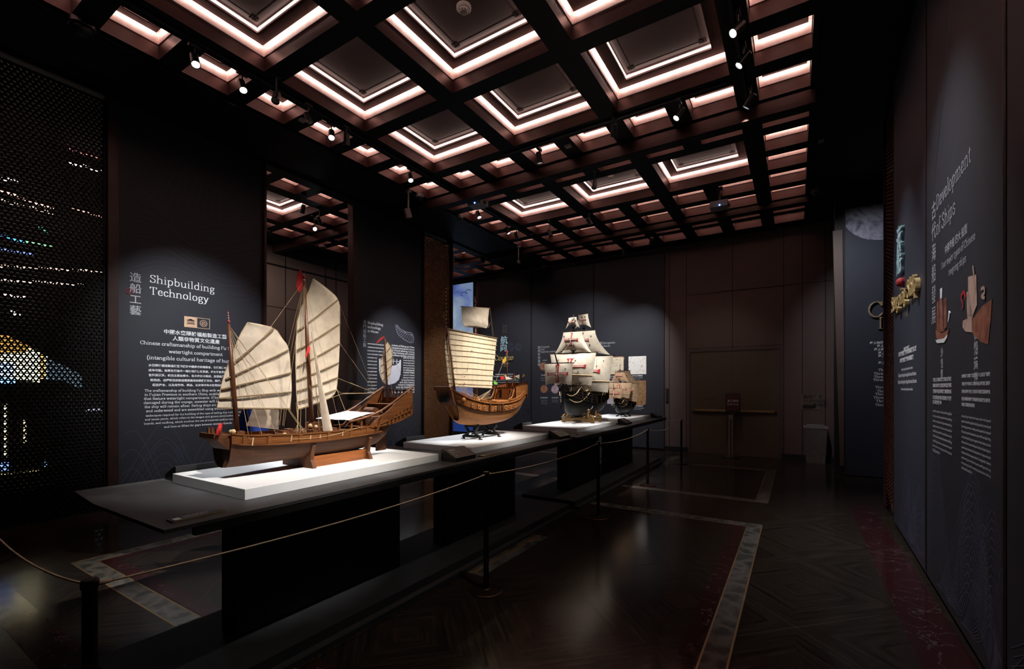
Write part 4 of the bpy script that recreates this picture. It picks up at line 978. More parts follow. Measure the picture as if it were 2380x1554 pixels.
# raised letters on the far panel
b = MB()
for s, v in (('海', 592), ('船', 636)): cjk(b, s, ar(2092, v), RX, PZ, .33, depth=.03, weight=.015)
b.build('chinese_title_lettering', M['cyan'], t1)
b = MB().ball(ar(2101, 655) + RN * .02, .05, 8); b.build('seal_mark', M['red_print'], t1)
b = MB(); rl(b, 'Seagoing Ship', 2081, 727, 2141, bold=1.1, sub=3, depth=.035); b.build('title_lettering', M['gold'], t1)
b = MB(); q = ar(2104, 737); cjk(b, '航海船舶', q, RX, PZ, .05); b.build('subtitle_lettering', mat('dim gold print', (.25, .19, .10), .6), t1)
b = MB()
for u0, u1, v, n in ((2101, 2114, 815, 8), (2089, 2130, 828, 20), (2092, 2124, 842, 17)): q = ar(u0, v); cjk(b, zh[2:n + 2], q, RX, PZ, (ar(u1, v) - q).length / n, weight=.03)
for u0, u1, v in ((2096, 2122, 861), (2089, 2130, 876), (2088, 2131, 891), (2095, 2122, 906)): rl(b, 'Ships carried people and goods across the seas', u0, v, u1, bold=1.9, sub=1)
b.build('body_lettering', M['text'], t1)
lt = thing('lattice_strip', rp(7.4, 0, 0), 'narrow red brown pierced strip edging the far end of the right wall', 'lattice screen')
d0, d1 = dA + .01, 7.84
b = MB(); rbox(b, d0, d1, -.045, -.035, .02, 5.2)
rb = MB(); n = int(5.1 / .05)
for i in range(n):
    for s in (0, 1):
        p0, p1 = (d0, d1) if s else (d1, d0); rb.bar(rp(p0, -.02, .05 + i * .05), rp(p1, -.02, .05 + i * .05 + .25 if .05 + i * .05 + .25 < 5.2 else 5.2), .012, .012)
b.build('backing', M['black'], lt, fix=True); rb.build('lattice_sheet', mat('red brown lattice', (.09, .028, .014), .4, .5), lt)
rbox(MB(), d1 - .02, d1 + .02, -.05, .01, 0, 5.25).build('frame', M['post'], lt, fix=True)
# niche panel with the planet print
tn = panel('exhibition_panel', (.76, 10.48, .02), BX, 3.2, 4.95, 'dark blue panel with a planet picture and gold letters past the right wall', 'navy2')
an = lambda u, v: onY(u, v, 10.475)
c = an(2052, 478); R = (an(2052, 478) - an(1962, 520)).length; zc = 4.965
pts = [(c.x + R * math.cos(a * PI / 40), 10.478, c.z + R * math.sin(a * PI / 40)) for a in range(80)]
pts = [q for q in pts if q[2] < zc and q[0] > .775]; pts.sort(key=lambda q: math.atan2(q[2] - c.z - 1.2, q[0] - c.x)); pts += [(c.x + R, 10.478, zc), (.775, 10.478, zc)]
MB().prism(pts, (0, -.003, 0)).build('planet_picture', M['earth'], tn)
b = MB(); q = an(2014, 738); write(b, 'CO', q, BX, PZ, .40, bold=.9, sub=4, depth=.03); write(b, 'I', an(2038, 764), BX, PZ, .30, bold=.9, sub=4, depth=.03); b.build('title_lettering', mat('bronze letters', (.30, .23, .15), .4, .15), tn)
b = MB()
for u0, v in ((2021, 799), (2038, 806), (2031, 814), (2041, 822), (2041, 829), (2041, 845), (2041, 862), (2031, 870.5), (2031, 878), (2029, 885), (2034, 902), (2038, 911), (2034, 918), (2030, 926), (2036, 934), (2034, 943)):
    q = an(u0, v)
    if v < 850: cjk(b, '海上絲綢之路的開拓', q, BX, PZ, .05, weight=.02)
    else: write(b, 'Through the ages', q, BX, PZ, .062, bold=1.5, sub=1)
b.build('body_lettering', M['text'], tn)

# ------------------------------------------------------------------ ship building helpers
def hull(st, X0, n=9, pw=.72, qw=.85, sub=26, ztop=0.0, cap=True, rake=0.0):
    """lofted hull: stations (y, keel z, sheer z, half beam)"""
    b = MB(); P = smooth_path(st, sub); rings = []
    ya = P[0][0]; yl = (P[-1][0] - ya) * .32
    for y, zk, zs, bm_ in P:
        r = []; rk = rake * max(0, 1 - (y - ya) / yl)
        for s in (-1, 1):
            half = []
            for i in range(n + 1):
                a = PI / 2 * i / n
                half.append((X0 + s * bm_ * math.sin(a) ** pw, y + rk * math.cos(a), zk + (zs - zk) * (1 - math.cos(a)) ** qw))
            r.append(half)
        rings.append(r[0][::-1] + r[1][1:])
    m = len(rings[0]); vs = [p for r in rings for p in r]
    fs = [(i * m + k, i * m + k + 1, (i + 1) * m + k + 1, (i + 1) * m + k) for i in range(len(rings) - 1) for k in range(m - 1)]
    if cap: fs += [tuple(range(m)), tuple((len(rings) - 1) * m + k for k in range(m))[::-1]]
    return b.add(vs, fs), P
def deck_of(P, X0, dz, k=.96, i0=0, i1=None):
    b = MB(); Q = P[i0:i1]
    vs = []
    for y, zk, zs, w_ in Q: vs += [(X0 - w_ * k, y, zs - dz), (X0 + w_ * k, y, zs - dz)]
    return b.add(vs, [(2 * i, 2 * i + 1, 2 * i + 3, 2 * i + 2) for i in range(len(Q) - 1)])
def rail_of(P, X0, s, dz, w, h, i0=0, i1=None, out=0.0):
    b = MB(); Q = P[i0:i1]
    for a, c in zip(Q[:-1], Q[1:]): b.bar((X0 + s * (a[3] + out), a[0], a[2] + dz), (X0 + s * (c[3] + out), c[0], c[2] + dz), w, h)
    return b
def sail_surface(L, R, bulge, nu=18, nv=18, ripple=.0, seed=0, push=(1, 0, 0)):
    """cloth between a left and a right edge (both bottom to top); bulges along push"""
    r = random.Random(seed); ph = [r.uniform(0, 6) for _ in range(4)]; push = Vector(push)
    def fn(u, v):
        a = Vector(catmull(L, v)) if len(L) > 2 else Vector(L[0]).lerp(Vector(L[1]), v)
        c = Vector(catmull(R, v)) if len(R) > 2 else Vector(R[0]).lerp(Vector(R[1]), v)
        k = bulge * math.sin(PI * u) * (.35 + .65 * math.sin(PI * min(v * 1.05, 1)))
        k += ripple * math.sin(u * 11 + ph[0] + v * 3) * math.sin(PI * v) + ripple * .7 * math.sin(v * 17 + ph[1] + u * 4)
        return a.lerp(c, u) + push * k
    return MB().grid(fn, nu, nv)
def cord(mb, a, b_, sag=0.0, r=.0013, n=6):
    a, b_ = Vector(a), Vector(b_)
    mb.tube([a.lerp(b_, i / n) - Vector((0, 0, sag * 4 * (i / n) * (1 - i / n))) for i in range(n + 1)] if sag else [a, b_], r, 4)

# ------------------------------------------------------------------ 1: the brown three-masted junk
S1 = -3.22
def p1(u, v, off=0.0): return onX(u, v, S1 + off)
j = thing('model_ship', (S1, 2.3, ZP), 'brown three-masted wooden junk with cream fan sails and a red flag', 'model ship')
st1 = [(1.535, 1.10, 1.318, .125), (1.66, 1.098, 1.298, .158), (1.95, 1.10, 1.283, .188), (2.28, 1.10, 1.280, .190), (2.55, 1.106, 1.288, .182), (2.74, 1.125, 1.300, .168), (2.86, 1.19, 1.315, .145)]
hb, HP = hull(st1, S1, pw=.55, qw=.9); hb.build('hull', M['wood1'], j, smooth=True)
bw = MB()    # bulwark strake above the hull
for s in (-1, 1):
    vs = []
    for y, zk, zs, w_ in HP[:22]: vs += [(S1 + s * (w_ + .004), y, zs - .042), (S1 + s * (w_ + .004), y, zs + .012), (S1 + s * (w_ - .006), y, zs + .012), (S1 + s * (w_ - .006), y, zs - .042)]
    n = len(vs) // 4; bw.add(vs, [(4 * i + k, 4 * i + (k + 1) % 4, 4 * i + 4 + (k + 1) % 4, 4 * i + 4 + k) for i in range(n - 1) for k in range(4)])
    for q in range(3, 21, 3):
        y, zk, zs, w_ = HP[q]; bw.box(S1 + s * (w_ + .003) - .004, S1 + s * (w_ + .003) + .006, y - .012, y + .012, zs - .045, zs + .010)
bw.build('bulwark', M['wood1b'], j)
rl_ = MB()
for s in (-1, 1): rl_.add(*[(q.v, q.f) for q in [rail_of(HP, S1, s, .014, .018, .010, 0, 23)]][0]); rl_.add(*[(q.v, q.f) for q in [rail_of(HP, S1, s, -.048, .012, .010, 0, 23, .006)]][0])
rl_.build('rail', M['wood1b'], j)
deck_of(HP, S1, .02).build('deck', M['deck'], j)
bp = MB().box(S1 - .085, S1 + .085, 1.46, 1.56, 1.300, 1.322); bp.add([(S1 - .085, 1.46, 1.30), (S1 + .085, 1.46, 1.30), (S1 + .11, 1.56, 1.30), (S1 - .11, 1.56, 1.30), (S1 - .10, 1.54, 1.22), (S1 + .10, 1.54, 1.22)], [(0, 1, 5, 4), (0, 4, 3), (1, 2, 5), (4, 5, 2, 3)])
for x in (-.075, -.03, .03, .075): bp.box(S1 + x - .008, S1 + x + .008, 1.485, 1.50, 1.32, 1.365)
bp.box(S1 - .095, S1 + .095, 1.445, 1.462, 1.305, 1.335); bp.build('bow_platform', M['wood_stand_dark'], j)
# stern gallery
sc_ = [(2.62, 1.292, 1.305, .186), (2.72, 1.296, 1.385, .190), (2.80, 1.303, 1.425, .192), (2.90, 1.318, 1.500, .195), (3.00, 1.345, 1.560, .197), (3.10, 1.385, 1.610, .198)]
SPn = smooth_path(sc_, 14); g = MB()
for s in (-1, 1):
    vs = []
    for y, z0, z1, w_ in SPn: vs += [(S1 + s * w_, y, z0), (S1 + s * w_, y, z1), (S1 + s * (w_ - .01), y, z1), (S1 + s * (w_ - .01), y, z0)]
    n = len(vs) // 4; g.add(vs, [(4 * i + k, 4 * i + (k + 1) % 4, 4 * i + 4 + (k + 1) % 4, 4 * i + 4 + k) for i in range(n - 1) for k in range(4)])
g.box(S1 - .198, S1 + .198, 3.09, 3.102, 1.385, 1.54)
vs = []
for y, z0, z1, w_ in SPn: vs += [(S1 - w_ * .98, y, z0 + .002), (S1 + w_ * .98, y, z0 + .002)]
g.add(vs, [(2 * i, 2 * i + 1, 2 * i + 3, 2 * i + 2) for i in range(len(SPn) - 1)]); g.build('stern_gallery', M['wood1b'], j)
g = MB().box(S1 - .185, S1 + .185, 2.70, 2.94, 1.372, 1.380).box(S1 - .185, S1 + .185, 2.90, 3.09, 1.475, 1.483)
g.box(S1 - .18, S1 + .18, 2.70, 2.708, 1.30, 1.372).box(S1 - .18, S1 + .18, 2.925, 2.933, 1.38, 1.475); g.build('stern_deck', M['deck'], j)
g = MB()
for x in (-.11, 0, .11):
    for (y, z0, z1) in ((2.698, 1.315, 1.36), (2.923, 1.395, 1.455)): g.box(S1 + x - .025, S1 + x + .025, y, y + .002, z0, z1)
g.build('door_openings', M['dark_plastic'], j)
for s in (-1, 1):
    for (y0, z0, y1, z1) in ((2.60, 1.285, 2.70, 1.372), (2.85, 1.38, 2.925, 1.475)):
        g = MB(); x = S1 + s * .145
        for e in (-.022, .022): g.bar((x + e, y0, z0), (x + e, y1, z1), .006, .008)
        for k in range(6): t = (k + .5) / 6; g.box(x - .022, x + .022, lerp(y0, y1, t) - .006, lerp(y0, y1, t) + .006, lerp(z0, z1, t) - .002, lerp(z0, z1, t) + .002)
        g.build('ladder', M['mast'], j)
    cr = [(S1 + s * .197, y, z) for y, z in ((2.39, 1.360), (2.52, 1.377), (2.68, 1.418), (2.82, 1.480), (2.96, 1.560), (3.11, 1.640))]
    MB().tube(smooth_path(cr, 24), .009, 8).build('curved_rail', M['wood1b'], j, smooth=True)
    for y, z0, z1 in ((2.52, 1.285, 1.372), (2.42, 1.285, 1.36)): MB().box(S1 + s * .186 - .007, S1 + s * .186 + .007, y - .008, y + .008, z0, z1).build('rail_post', M['wood1b'], j)
    g = MB(); g.bar((S1 + s * .19, 2.66, 1.30), (S1 + s * .21, 3.08, 1.43), .008, .01); g.bar((S1 + s * .20, 2.68, 1.275), (S1 + s * .20, 2.73, 1.39), .014, .014)
    for k in range(7): y = 2.80 + k * .045; g.bar((S1 + s * .2, y, 1.31 + k * .014), (S1 + s * .205, y + .018, 1.36 + k * .018), .006, .012)
    g.build('gallery_brace', M['wood1b'], j)
g = MB().box(S1 - .19, S1 + .19, 3.085, 3.10, 1.605, 1.615)
for k in range(9): g.box(S1 - .18 + k * .045 - .005, S1 - .18 + k * .045 + .005, 3.088, 3.098, 1.53, 1.606)
g.bar((S1 - .19, 2.93, 1.535), (S1 - .19, 3.09, 1.61), .008, .008); g.build('taffrail', M['mast'], j)
MB().lathe([(.045, -.06), (.045, .06)], (S1 - .02, 2.80, 1.41), 14, (1, 0, 0)).tube([(S1 - .13, 2.8, 1.41), (S1 + .13, 2.8, 1.41)], .01, 6).build('windlass', M['wood_stand_dark'], j)
g = MB().box(S1 - .008, S1 + .008, 2.84, 2.95, 1.06, 1.33)
for k in range(4): g.box(S1 - .010, S1 + .010, 2.86 + k * .02, 2.867 + k * .02, 1.075, 1.085)
g.build('rudder', M['wood1'], j)
# deck gear
g = MB(); r_ = random.Random(3)
for k in range(10):
    y = 1.85 + k * .055 + r_.uniform(-.01, .01); x = S1 + r_.uniform(-.11, .12); g.obox((x, y, 1.285 + r_.uniform(0, .01)), (r_.uniform(.02, .05), 0, 0), (0, r_.uniform(.01, .03), 0), (0, 0, r_.uniform(.006, .022)))
g.bar((S1 + .10, 1.80, 1.29), (S1 + .06, 2.10, 1.30), .014, .010); g.build('deck_gear', M['wood_stand_dark'], j)
for cx, cy in ((S1 - .06, 1.98), (S1 - .05, 2.10), (S1 + .03, 2.03)):
    MB().lathe([(.036, 0), (.041, .02), (.041, .034), (.034, .034), (.034, .012)], (cx, cy, 1.262), 16).build('tub', M['mast'], j)
for (x, y, z, r0) in ((.02, 1.60, 1.335, .016), (-.05, 1.62, 1.33, .014), (.03, 2.165, 1.335, .018), (.09, 2.17, 1.33, .014), (.12, 1.90, 1.295, .014)): MB().ball((S1 + x, y, z), r0, 6).build('rope_coil', M['rope'], j)
for y in (1.63, 1.9, 2.05, 2.13, 2.2, 2.33): MB().tube([(S1 + .175, y, 1.29), (S1 + .19, y + .01, 1.30), (S1 + .196, y, 1.25)], .004, 5).build('rope_lashing', M['rope'], j)
# masts
fm0, fm1 = p1(551, 995), p1(531.5, 754); mm0, mm1 = p1(725, 990), p1(706.8, 652); zm0, zm1 = p1(901, 925), p1(893.5, 783)
for nm, a, c, r0, r1 in (('foremast', fm0, fm1, .0165, .010), ('mainmast', mm0, mm1, .0175, .010), ('mizzenmast', zm0, zm1, .011, .006)):
    MB().tube([a - Vector((0, 0, .03)), a.lerp(c, .5), c], [r0, (r0 + r1) / 2, r1], 12).build(nm, M['mast'], j, smooth=True)
MB().box(fm0.x - .04, fm0.x + .04, fm0.y - .02, fm0.y + .03, 1.27, 1.335).build('mast_step', M['wood_stand_dark'], j)
MB().box(mm0.x - .045, mm0.x - .02, mm0.y - .03, mm0.y + .05, 1.26, 1.36).box(mm0.x + .02, mm0.x + .045, mm0.y - .03, mm0.y + .05, 1.26, 1.36).build('mast_step', M['wood_stand_dark'], j)
g1, g2 = MB(), MB(); a, c = p1(532.2, 752), p1(529.8, 722)
for k in range(10): (g1 if k % 2 else g2).tube([a.lerp(c, k / 10), a.lerp(c, (k + 1) / 10)], .0045 - k * .0002, 6)
g1.ball(p1(532, 748), .010, 6); a, c = mm1, p1(706, 636); (g2).tube([a, c], [.008, .004], 8); g1.lathe([(.0075, 0), (.013, .008), (.011, .02), (.006, .025)], p1(706.7, 648), 10)
g1.build('masthead_red_bands', M['red_print'], j); g2.build('masthead_white_bands', M['white_plastic'], j)
# sails: edges bottom to top
def seq(pts, off): return [tuple(p1(u, v, off)) for u, v in pts]
def fan_sail(nm, Lp, Rp, bats, off, bulge, cloth, seed, ripple=.004, rb=.006):
    L, R = seq(Lp, off), seq(Rp, off)
    s = sail_surface(L, R, bulge, 26, 26, ripple, seed).build(nm, M[cloth], j, smooth=True)
    for (a, c) in bats:
        b = MB(); A, D = p1(*a, off + .006), p1(*c, off + .006)
        b.tube([A.lerp(D, i / 8) + Vector((bulge * math.sin(PI * i / 8) * .8 + .006, 0, 0)) for i in range(9)], rb, 6); b.build('batten', M['batten'], s)
    b = MB()
    for E in (L, R):
        b.tube([Vector(catmull(E, i / 14)) for i in range(15)], .0028, 5)
    b.build('bolt_rope', M['rope'], s)
    return s
fan_sail('foresail', [(505, 948), (509, 925), (513, 904), (523.6, 864), (543.7, 814), (558, 778), (575.5, 749)], [(674, 949.7), (677, 909.6), (676, 868), (670, 811), (655, 786), (635.7, 762), (576.5, 749)],
         [((635, 763.5), (545, 841)), ((669, 813.5), (523.6, 881)), ((676, 866), (513.5, 904.6)), ((676, 911), (508.5, 926)), ((674, 949.7), (505, 948))], -.022, .012, 'cloth', 4)
fan_sail('mainsail', [(694, 951), (690, 931), (688, 880), (687.6, 817.5), (692.6, 737), (716, 680), (727, 648)], [(763, 926), (779.6, 911), (784.6, 877.8), (789, 797.5), (789.6, 749), (784.6, 693.7), (728.5, 647)],
         [((784.6, 697), (690, 769)), ((789.6, 752), (689, 814)), ((789.5, 798), (690, 852)), ((786, 843), (689, 884)), ((784, 877), (690, 909)), ((779, 906), (692, 934)), ((763, 926), (694, 951))], -.024, .014, 'cloth', 9, .003)
fan_sail('mizzen_sail', [(897, 893), (887, 881), (884.6, 851), (889.6, 821), (899.5, 794.5)], [(898.6, 892), (906.8, 868), (911.8, 831), (908.5, 807.5), (900, 794)],
         [((908, 806), (888, 828)), ((911.5, 830), (885, 850)), ((909.5, 849), (885.4, 868)), ((906.5, 868), (888.5, 884))], -.016, .006, 'cloth_tan' if False else 'cloth', 5, .001, .004)
A, B_, D = onX(722.7, 771, -3.09), onX(775.5, 1009, -3.03), onX(751, 1001, -3.06)
sail_surface([tuple(D), tuple(A)], [tuple(B_), tuple(A + Vector((0, .002, 0)))], .02, 8, 14, .001, 2).build('near_staysail', M['cloth'], j, smooth=True)
A, B_, D, E = onX(589, 946, -3.38), onX(648, 948, -3.38), onX(647.5, 998, -3.38), onX(572, 989, -3.38)
sail_surface([tuple(E), tuple(A)], [tuple(D), tuple(B_)], .02, 10, 10, .004, 3).build('far_staysail', M['cloth'], j, smooth=True)
aw = [(S1 + .185, 2.40, 1.372), (S1 + .185, 2.66, 1.418), (S1 - .16, 2.66, 1.425), (S1 - .19, 2.36, 1.372)]
sail_surface([aw[0], aw[3]], [aw[1], aw[2]], .012, 8, 8, .002, 6, (0, 0, 1)).build('awning', M['awning'], j, smooth=True)
fl_ = [p1(*q, .0) for q in ((697.6, 623), (706, 642), (709, 673), (702, 672), (695, 681), (693, 676), (688.5, 668), (691, 640))]
MB().prism(fl_, (-.003, 0, 0)).build('flag', M['red'], j)
MB().prism([p1(*q) for q in ((893, 781), (887, 783), (879, 790), (874, 798), (878, 796), (887, 789), (893, 785))], (-.002, 0, 0)).build('pennant', M['red'], j)
sail_surface([tuple(onX(501, 1009, -3.10)), tuple(onX(509, 984, -3.10))], [tuple(onX(510, 1012, -3.13)), tuple(onX(518.5, 983, -3.13))], .02, 6, 6, .004, 8).build('bow_flag', M['red'], j, smooth=True)
MB().prism([onX(*q, -3.14) for q in ((715, 803), (721, 806), (719, 822), (716, 818), (712, 832), (710, 828), (713, 815))], (-.002, 0, 0)).build('streamer', M['red'], j)
# rigging
g = MB(); deckz = 1.29
def rg(a, c, sag=0): cord(g, a, c, sag, .0012)
for y in (1.63, 1.72, 1.82): rg(fm1, (S1 + .16, y, deckz)); rg(fm1, (S1 - .16, y, deckz))
for y in (1.95, 2.02, 2.22, 2.32): rg(mm1, (S1 + .19, y, deckz)); rg(mm1, (S1 - .19, y, deckz))
rg(mm1, p1(600, 800)); rg(mm1, p1(660, 990)); rg(p1(709, 680), (S1 + .18, 1.98, 1.29)); rg(fm1, (S1 + .18, 2.02, deckz)); rg(fm1, (S1 + .10, 2.08, deckz))
hub = p1(872, 913)
for u, v in ((786, 700), (789.6, 797), (784, 878)):
    k = p1(u, v).lerp(hub, .32); rg(p1(u, v), k); rg(k, hub); rg(k + Vector((.004, 0, .002)), hub)
rg(p1(780, 905), p1(796, 915)); rg(p1(796, 915), hub); rg(p1(796, 915) + Vector((0, 0, .006)), hub); rg(p1(763, 926), p1(796, 915)); rg(p1(781, 900), onX(807, 965, S1 + .19))
for dy in (-.12, .10): rg(zm1, (S1 + .19, 2.98 + dy, 1.56)); rg(zm1, (S1 - .19, 2.98 + dy, 1.56))
rg((S1 + .199, 1.90, 1.268), (S1 + .199, 2.42, 1.295), .022); rg((S1 + .199, 2.42, 1.295), (S1 + .199, 2.53, 1.31))
for k in range(4): rg((S1 + .02 + .02 * k, 2.03, 1.285), (S1 + .03, 2.06, 1.36)); rg((S1 + .03, 2.06, 1.36), p1(688 + k * 2, 935))
for u in (643, 650, 657): rg(p1(u + 4, 951), p1(u, 988))
for v0, v1 in ((770, 860), (800, 905), (835, 940)): rg(onX(541, v0, S1 + .02), onX(620, v1 + 20, S1 + .03))
for k in range(6): rg(p1(724 - k, 770 + k * 25, .02), onX(742 + k * 4, 1000, S1 + .12))
g.build('rigging', M['rope'], j)
# cradle
t = j; cr = MB()
def horn(y, th):
    pts = [(-.225, ZP), (-.225, ZP + .045), (-.185, ZP + .060), (-.20, ZP + .13), (-.222, ZP + .175), (-.205, ZP + .185), (-.178, ZP + .16), (-.16, ZP + .10), (-.10, ZP + .072), (.10, ZP + .072), (.16, ZP + .10), (.178, ZP + .16), (.205, ZP + .185), (.222, ZP + .175), (.20, ZP + .13), (.185, ZP + .060), (.20, ZP + .045), (.225, ZP)]
    return [(S1 + x * .86, y - th / 2, z) for x, z in pts]
for y in (2.09, 2.62): MB().prism(horn(y, .03), (0, .03, 0)).build('cradle_frame', M['wood_stand_dark'], j, fix=True)
for x in (S1 + .13, S1 - .145): MB().box(x, x + .015, 2.10, 2.61, ZP, ZP + .082).build('cradle_side_board', M['wood_stand'], j)

# ------------------------------------------------------------------ 2: the pale junk with square sails
def p2(u, v, off=0.0): return onX(u, v, S1 + off)
j2 = thing('model_ship', (S1, 4.5, ZP), 'pale wooden junk with a big ribbed cream sail on black iron feet', 'model ship')
st2 = [(3.80, 1.262, 1.622, .085), (3.88, 1.235, 1.572, .130), (4.00, 1.212, 1.522, .170), (4.22, 1.197, 1.472, .208), (4.50, 1.187, 1.452, .222), (4.80, 1.203, 1.460, .215), (5.02, 1.245, 1.492, .195), (5.15, 1.31, 1.54, .178), (5.26, 1.41, 1.58, .160)]
hb, H2 = hull(st2, S1, pw=.60, qw=.95, n=12, sub=32, rake=.19); hb.build('hull', M['wood2'], j2, smooth=True)
def belt(P, s, f0, f1, out, i0=0, i1=None, pw=.60, qw=.95, X0=S1, rake=.19):
    """a wale lying on the hull between two heights (fractions of depth)"""
    b = MB(); vs = []
    for y, zk, zs, w_ in P[i0:i1]:
        for f, o in ((f0, 0), (f0, out), (f1, out), (f1, 0)):
            c = 1 - f ** (1 / qw); a = math.acos(max(-1, min(1, c))); vs.append((X0 + s * (w_ * math.sin(a) ** pw + o), y + (rake * max(0, 1 - (y - P[0][0]) / ((P[-1][0] - P[0][0]) * .32)) * math.cos(a)), zk + (zs - zk) * f))
    n = len(vs) // 4; return b.add(vs, [(4 * i + k, 4 * i + (k + 1) % 4, 4 * i + 4 + (k + 1) % 4, 4 * i + 4 + k) for i in range(n - 1) for k in range(4)])
g = MB(); g2 = MB(); g3 = MB()
for s in (-1, 1):
    q = belt(H2, s, .50, .60, .006); g.add(q.v, q.f)
    q = belt(H2, s, .62, .985, .003); g2.add(q.v, q.f)
    q = belt(H2, s, .955, 1.0, .014); g3.add(q.v, q.f); q = belt(H2, s, .615, .645, .010); g3.add(q.v, q.f)
g.build('dark_wale', M['wood2band'], j2); g2.build('topside', M['wood2b'], j2); g3.build('rubbing_strake', M['wood2b'], j2)
deck_of(H2, S1, .045).build('deck', M['deck'], j2)
for s in (-1, 1):
    g = MB(); h_ = MB()
    for i in range(5, 30):
        y, zk, zs, w_ = H2[i]; y2, _, z2, w2 = H2[min(i + 1, 32)]
        for k in range(2):
            t = k / 2; g.box(S1 + s * lerp(w_, w2, t) - .003, S1 + s * lerp(w_, w2, t) + .003, lerp(y, y2, t) - .003, lerp(y, y2, t) + .003, lerp(zs, z2, t) - .01, lerp(zs, z2, t) + .024)
    q = rail_of(H2, S1, s, .026, .010, .006, 5, 31); h_.add(q.v, q.f)
    g.add(h_.v, h_.f); g.build('deck_railing', M['wood2'], j2)
for i, (y, f) in enumerate(((4.05, .76), (4.14, .76), (4.23, .76), (4.44, .78), (4.66, .78), (4.76, .78), (4.87, .78))):
    b = MB()
    t = (y - 3.80) / 1.46
    P = min(H2, key=lambda q: abs(q[0] - y)); z = P[1] + (P[2] - P[1]) * f
    a_ = math.acos(1 - f ** (1 / .95)); x = S1 + P[3] * math.sin(a_) ** .60
    b.box(x - .006, x + .008, y - .020, y + .020, z - .022, z + .022); o = b.build('gun_port', M['wood2'], j2)
    MB().box(x + .0082, x + .0095, y - .009, y + .009, z - .011, z + .011).build('port_opening', M['dark_plastic'], o)
b = MB()
for y in (4.33, 4.585):
    P = min(H2, key=lambda q: abs(q[0] - y)); b.box(S1 + P[3] - .01, S1 + P[3] + .012, y - .016, y + .016, P[2] - .095, P[2] + .005)
P = min(H2, key=lambda q: abs(q[0] - 4.52)); b.box(S1 + P[3] - .008, S1 + P[3] + .006, 4.475, 4.54, P[2] - .09, P[2] - .01); b.build('hull_fender', M['wood2band'], j2)
P = min(H2, key=lambda q: abs(q[0] - 3.93)); MB().lathe([(.022, 0), (.022, .008), (.012, .012), (.012, .02), (.004, .022)], (S1 + P[3] - .004, 3.93, 1.502), 18, (1, -.35, 0)).build('eye_boss', M['wood2'], j2)
# bow transom: raised box above an open hawse
b = MB().prism([(S1 - .115, 3.775, 1.632), (S1 + .095, 3.775, 1.632), (S1 + .10, 3.80, 1.52), (S1 + .09, 3.85, 1.44), (S1 - .10, 3.85, 1.44), (S1 - .12, 3.80, 1.52)], (0, .02, 0)); b.box(S1 - .125, S1 + .105, 3.75, 3.79, 1.605, 1.640)
b.build('bow_transom', M['wood_stand_dark'], j2); MB().box(S1 - .07, S1 + .05, 3.775, 3.80, 1.475, 1.545).build('hawse_opening', M['dark_plastic'], j2)
MB().box(S1 - .11, S1 + .09, 3.752, 3.788, 1.640, 1.648).build('bow_cap', M['white_plastic'], j2)
# stern castle
b = MB(); y0, y1 = 4.98, 5.29
for s in (-1, 1):
    b.add([(S1 + s * .175, y0, 1.49), (S1 + s * .165, y1, 1.55), (S1 + s * .165, y1 + .01, 1.690), (S1 + s * .175, y0, 1.640), (S1 + s * .163, y0, 1.49), (S1 + s * .153, y1, 1.55), (S1 + s * .153, y1 + .01, 1.690), (S1 + s * .163, y0, 1.640)],
          [(0, 1, 2, 3), (7, 6, 5, 4), (3, 2, 6, 7), (0, 3, 7, 4), (1, 5, 6, 2)])
b.box(S1 - .17, S1 + .17, y0, y0 + .012, 1.42, 1.640); b.box(S1 - .165, S1 + .165, y1 - .01, y1 + .005, 1.50, 1.690); b.box(S1 - .165, S1 + .165, y0, y1, 1.626, 1.634)
b.build('stern_castle', M['wood2b'], j2)
for k in range(9):
    t = k / 8; W_ = M['wood_stand_dark']
    for s in (-1, 1): MB().box(S1 + s * .168 - .006, S1 + s * .168 + .006, lerp(y0, y1, t) - .008, lerp(y0, y1, t) + .008, lerp(1.635, 1.685, t), lerp(1.660, 1.710, t)).build('merlon', W_, j2)
    MB().box(S1 - .165 + .33 * t - .008, S1 - .165 + .33 * t + .008, y1 - .008, y1 + .004, 1.685, 1.708).build('merlon', W_, j2)
    if k not in (0, 8): MB().box(S1 - .165 + .33 * t - .006, S1 - .165 + .33 * t + .006, y0, y0 + .01, 1.635, 1.650).build('merlon', W_, j2)
b = MB().box(S1 - .085, S1 - .045, y0 - .002, y0 + .002, 1.50, 1.60).box(S1 + .07, S1 + .11, y0 - .002, y0 + .002, 1.50, 1.60); b.build('door_openings', M['dark_plastic'], j2)
MB().box(S1 - .12, S1 + .11, 4.62, 4.90, 1.455, 1.478).box(S1 - .10, S1 + .09, 4.35, 4.55, 1.44, 1.462).build('hatch_deck', M['wood2'], j2)
MB().box(S1 - .02, S1 + .02, 4.62, 4.665, 1.44, 1.50).build('hatch_opening', M['dark_plastic'], j2)
for x in (-.135, .125):
    g = MB()
    for e in (-.016, .016): g.bar((S1 + x + e, 4.91, 1.47), (S1 + x + e, 4.975, 1.62), .005, .006)
    for k in range(7): t = (k + .5) / 7; g.box(S1 + x - .016, S1 + x + .016, lerp(4.91, 4.975, t) - .003, lerp(4.91, 4.975, t) + .003, lerp(1.47, 1.62, t) - .002, lerp(1.47, 1.62, t) + .002)
    g.build('ladder', M['wood2'], j2)
    MB().tube(smooth_path([(S1 + x * 1.2, 4.83, 1.49), (S1 + x * 1.2, 4.91, 1.51), (S1 + x * 1.2, 4.96, 1.58), (S1 + x * 1.2, 4.985, 1.635)], 8), .006, 6).build('side_rail', M['wood2'], j2)
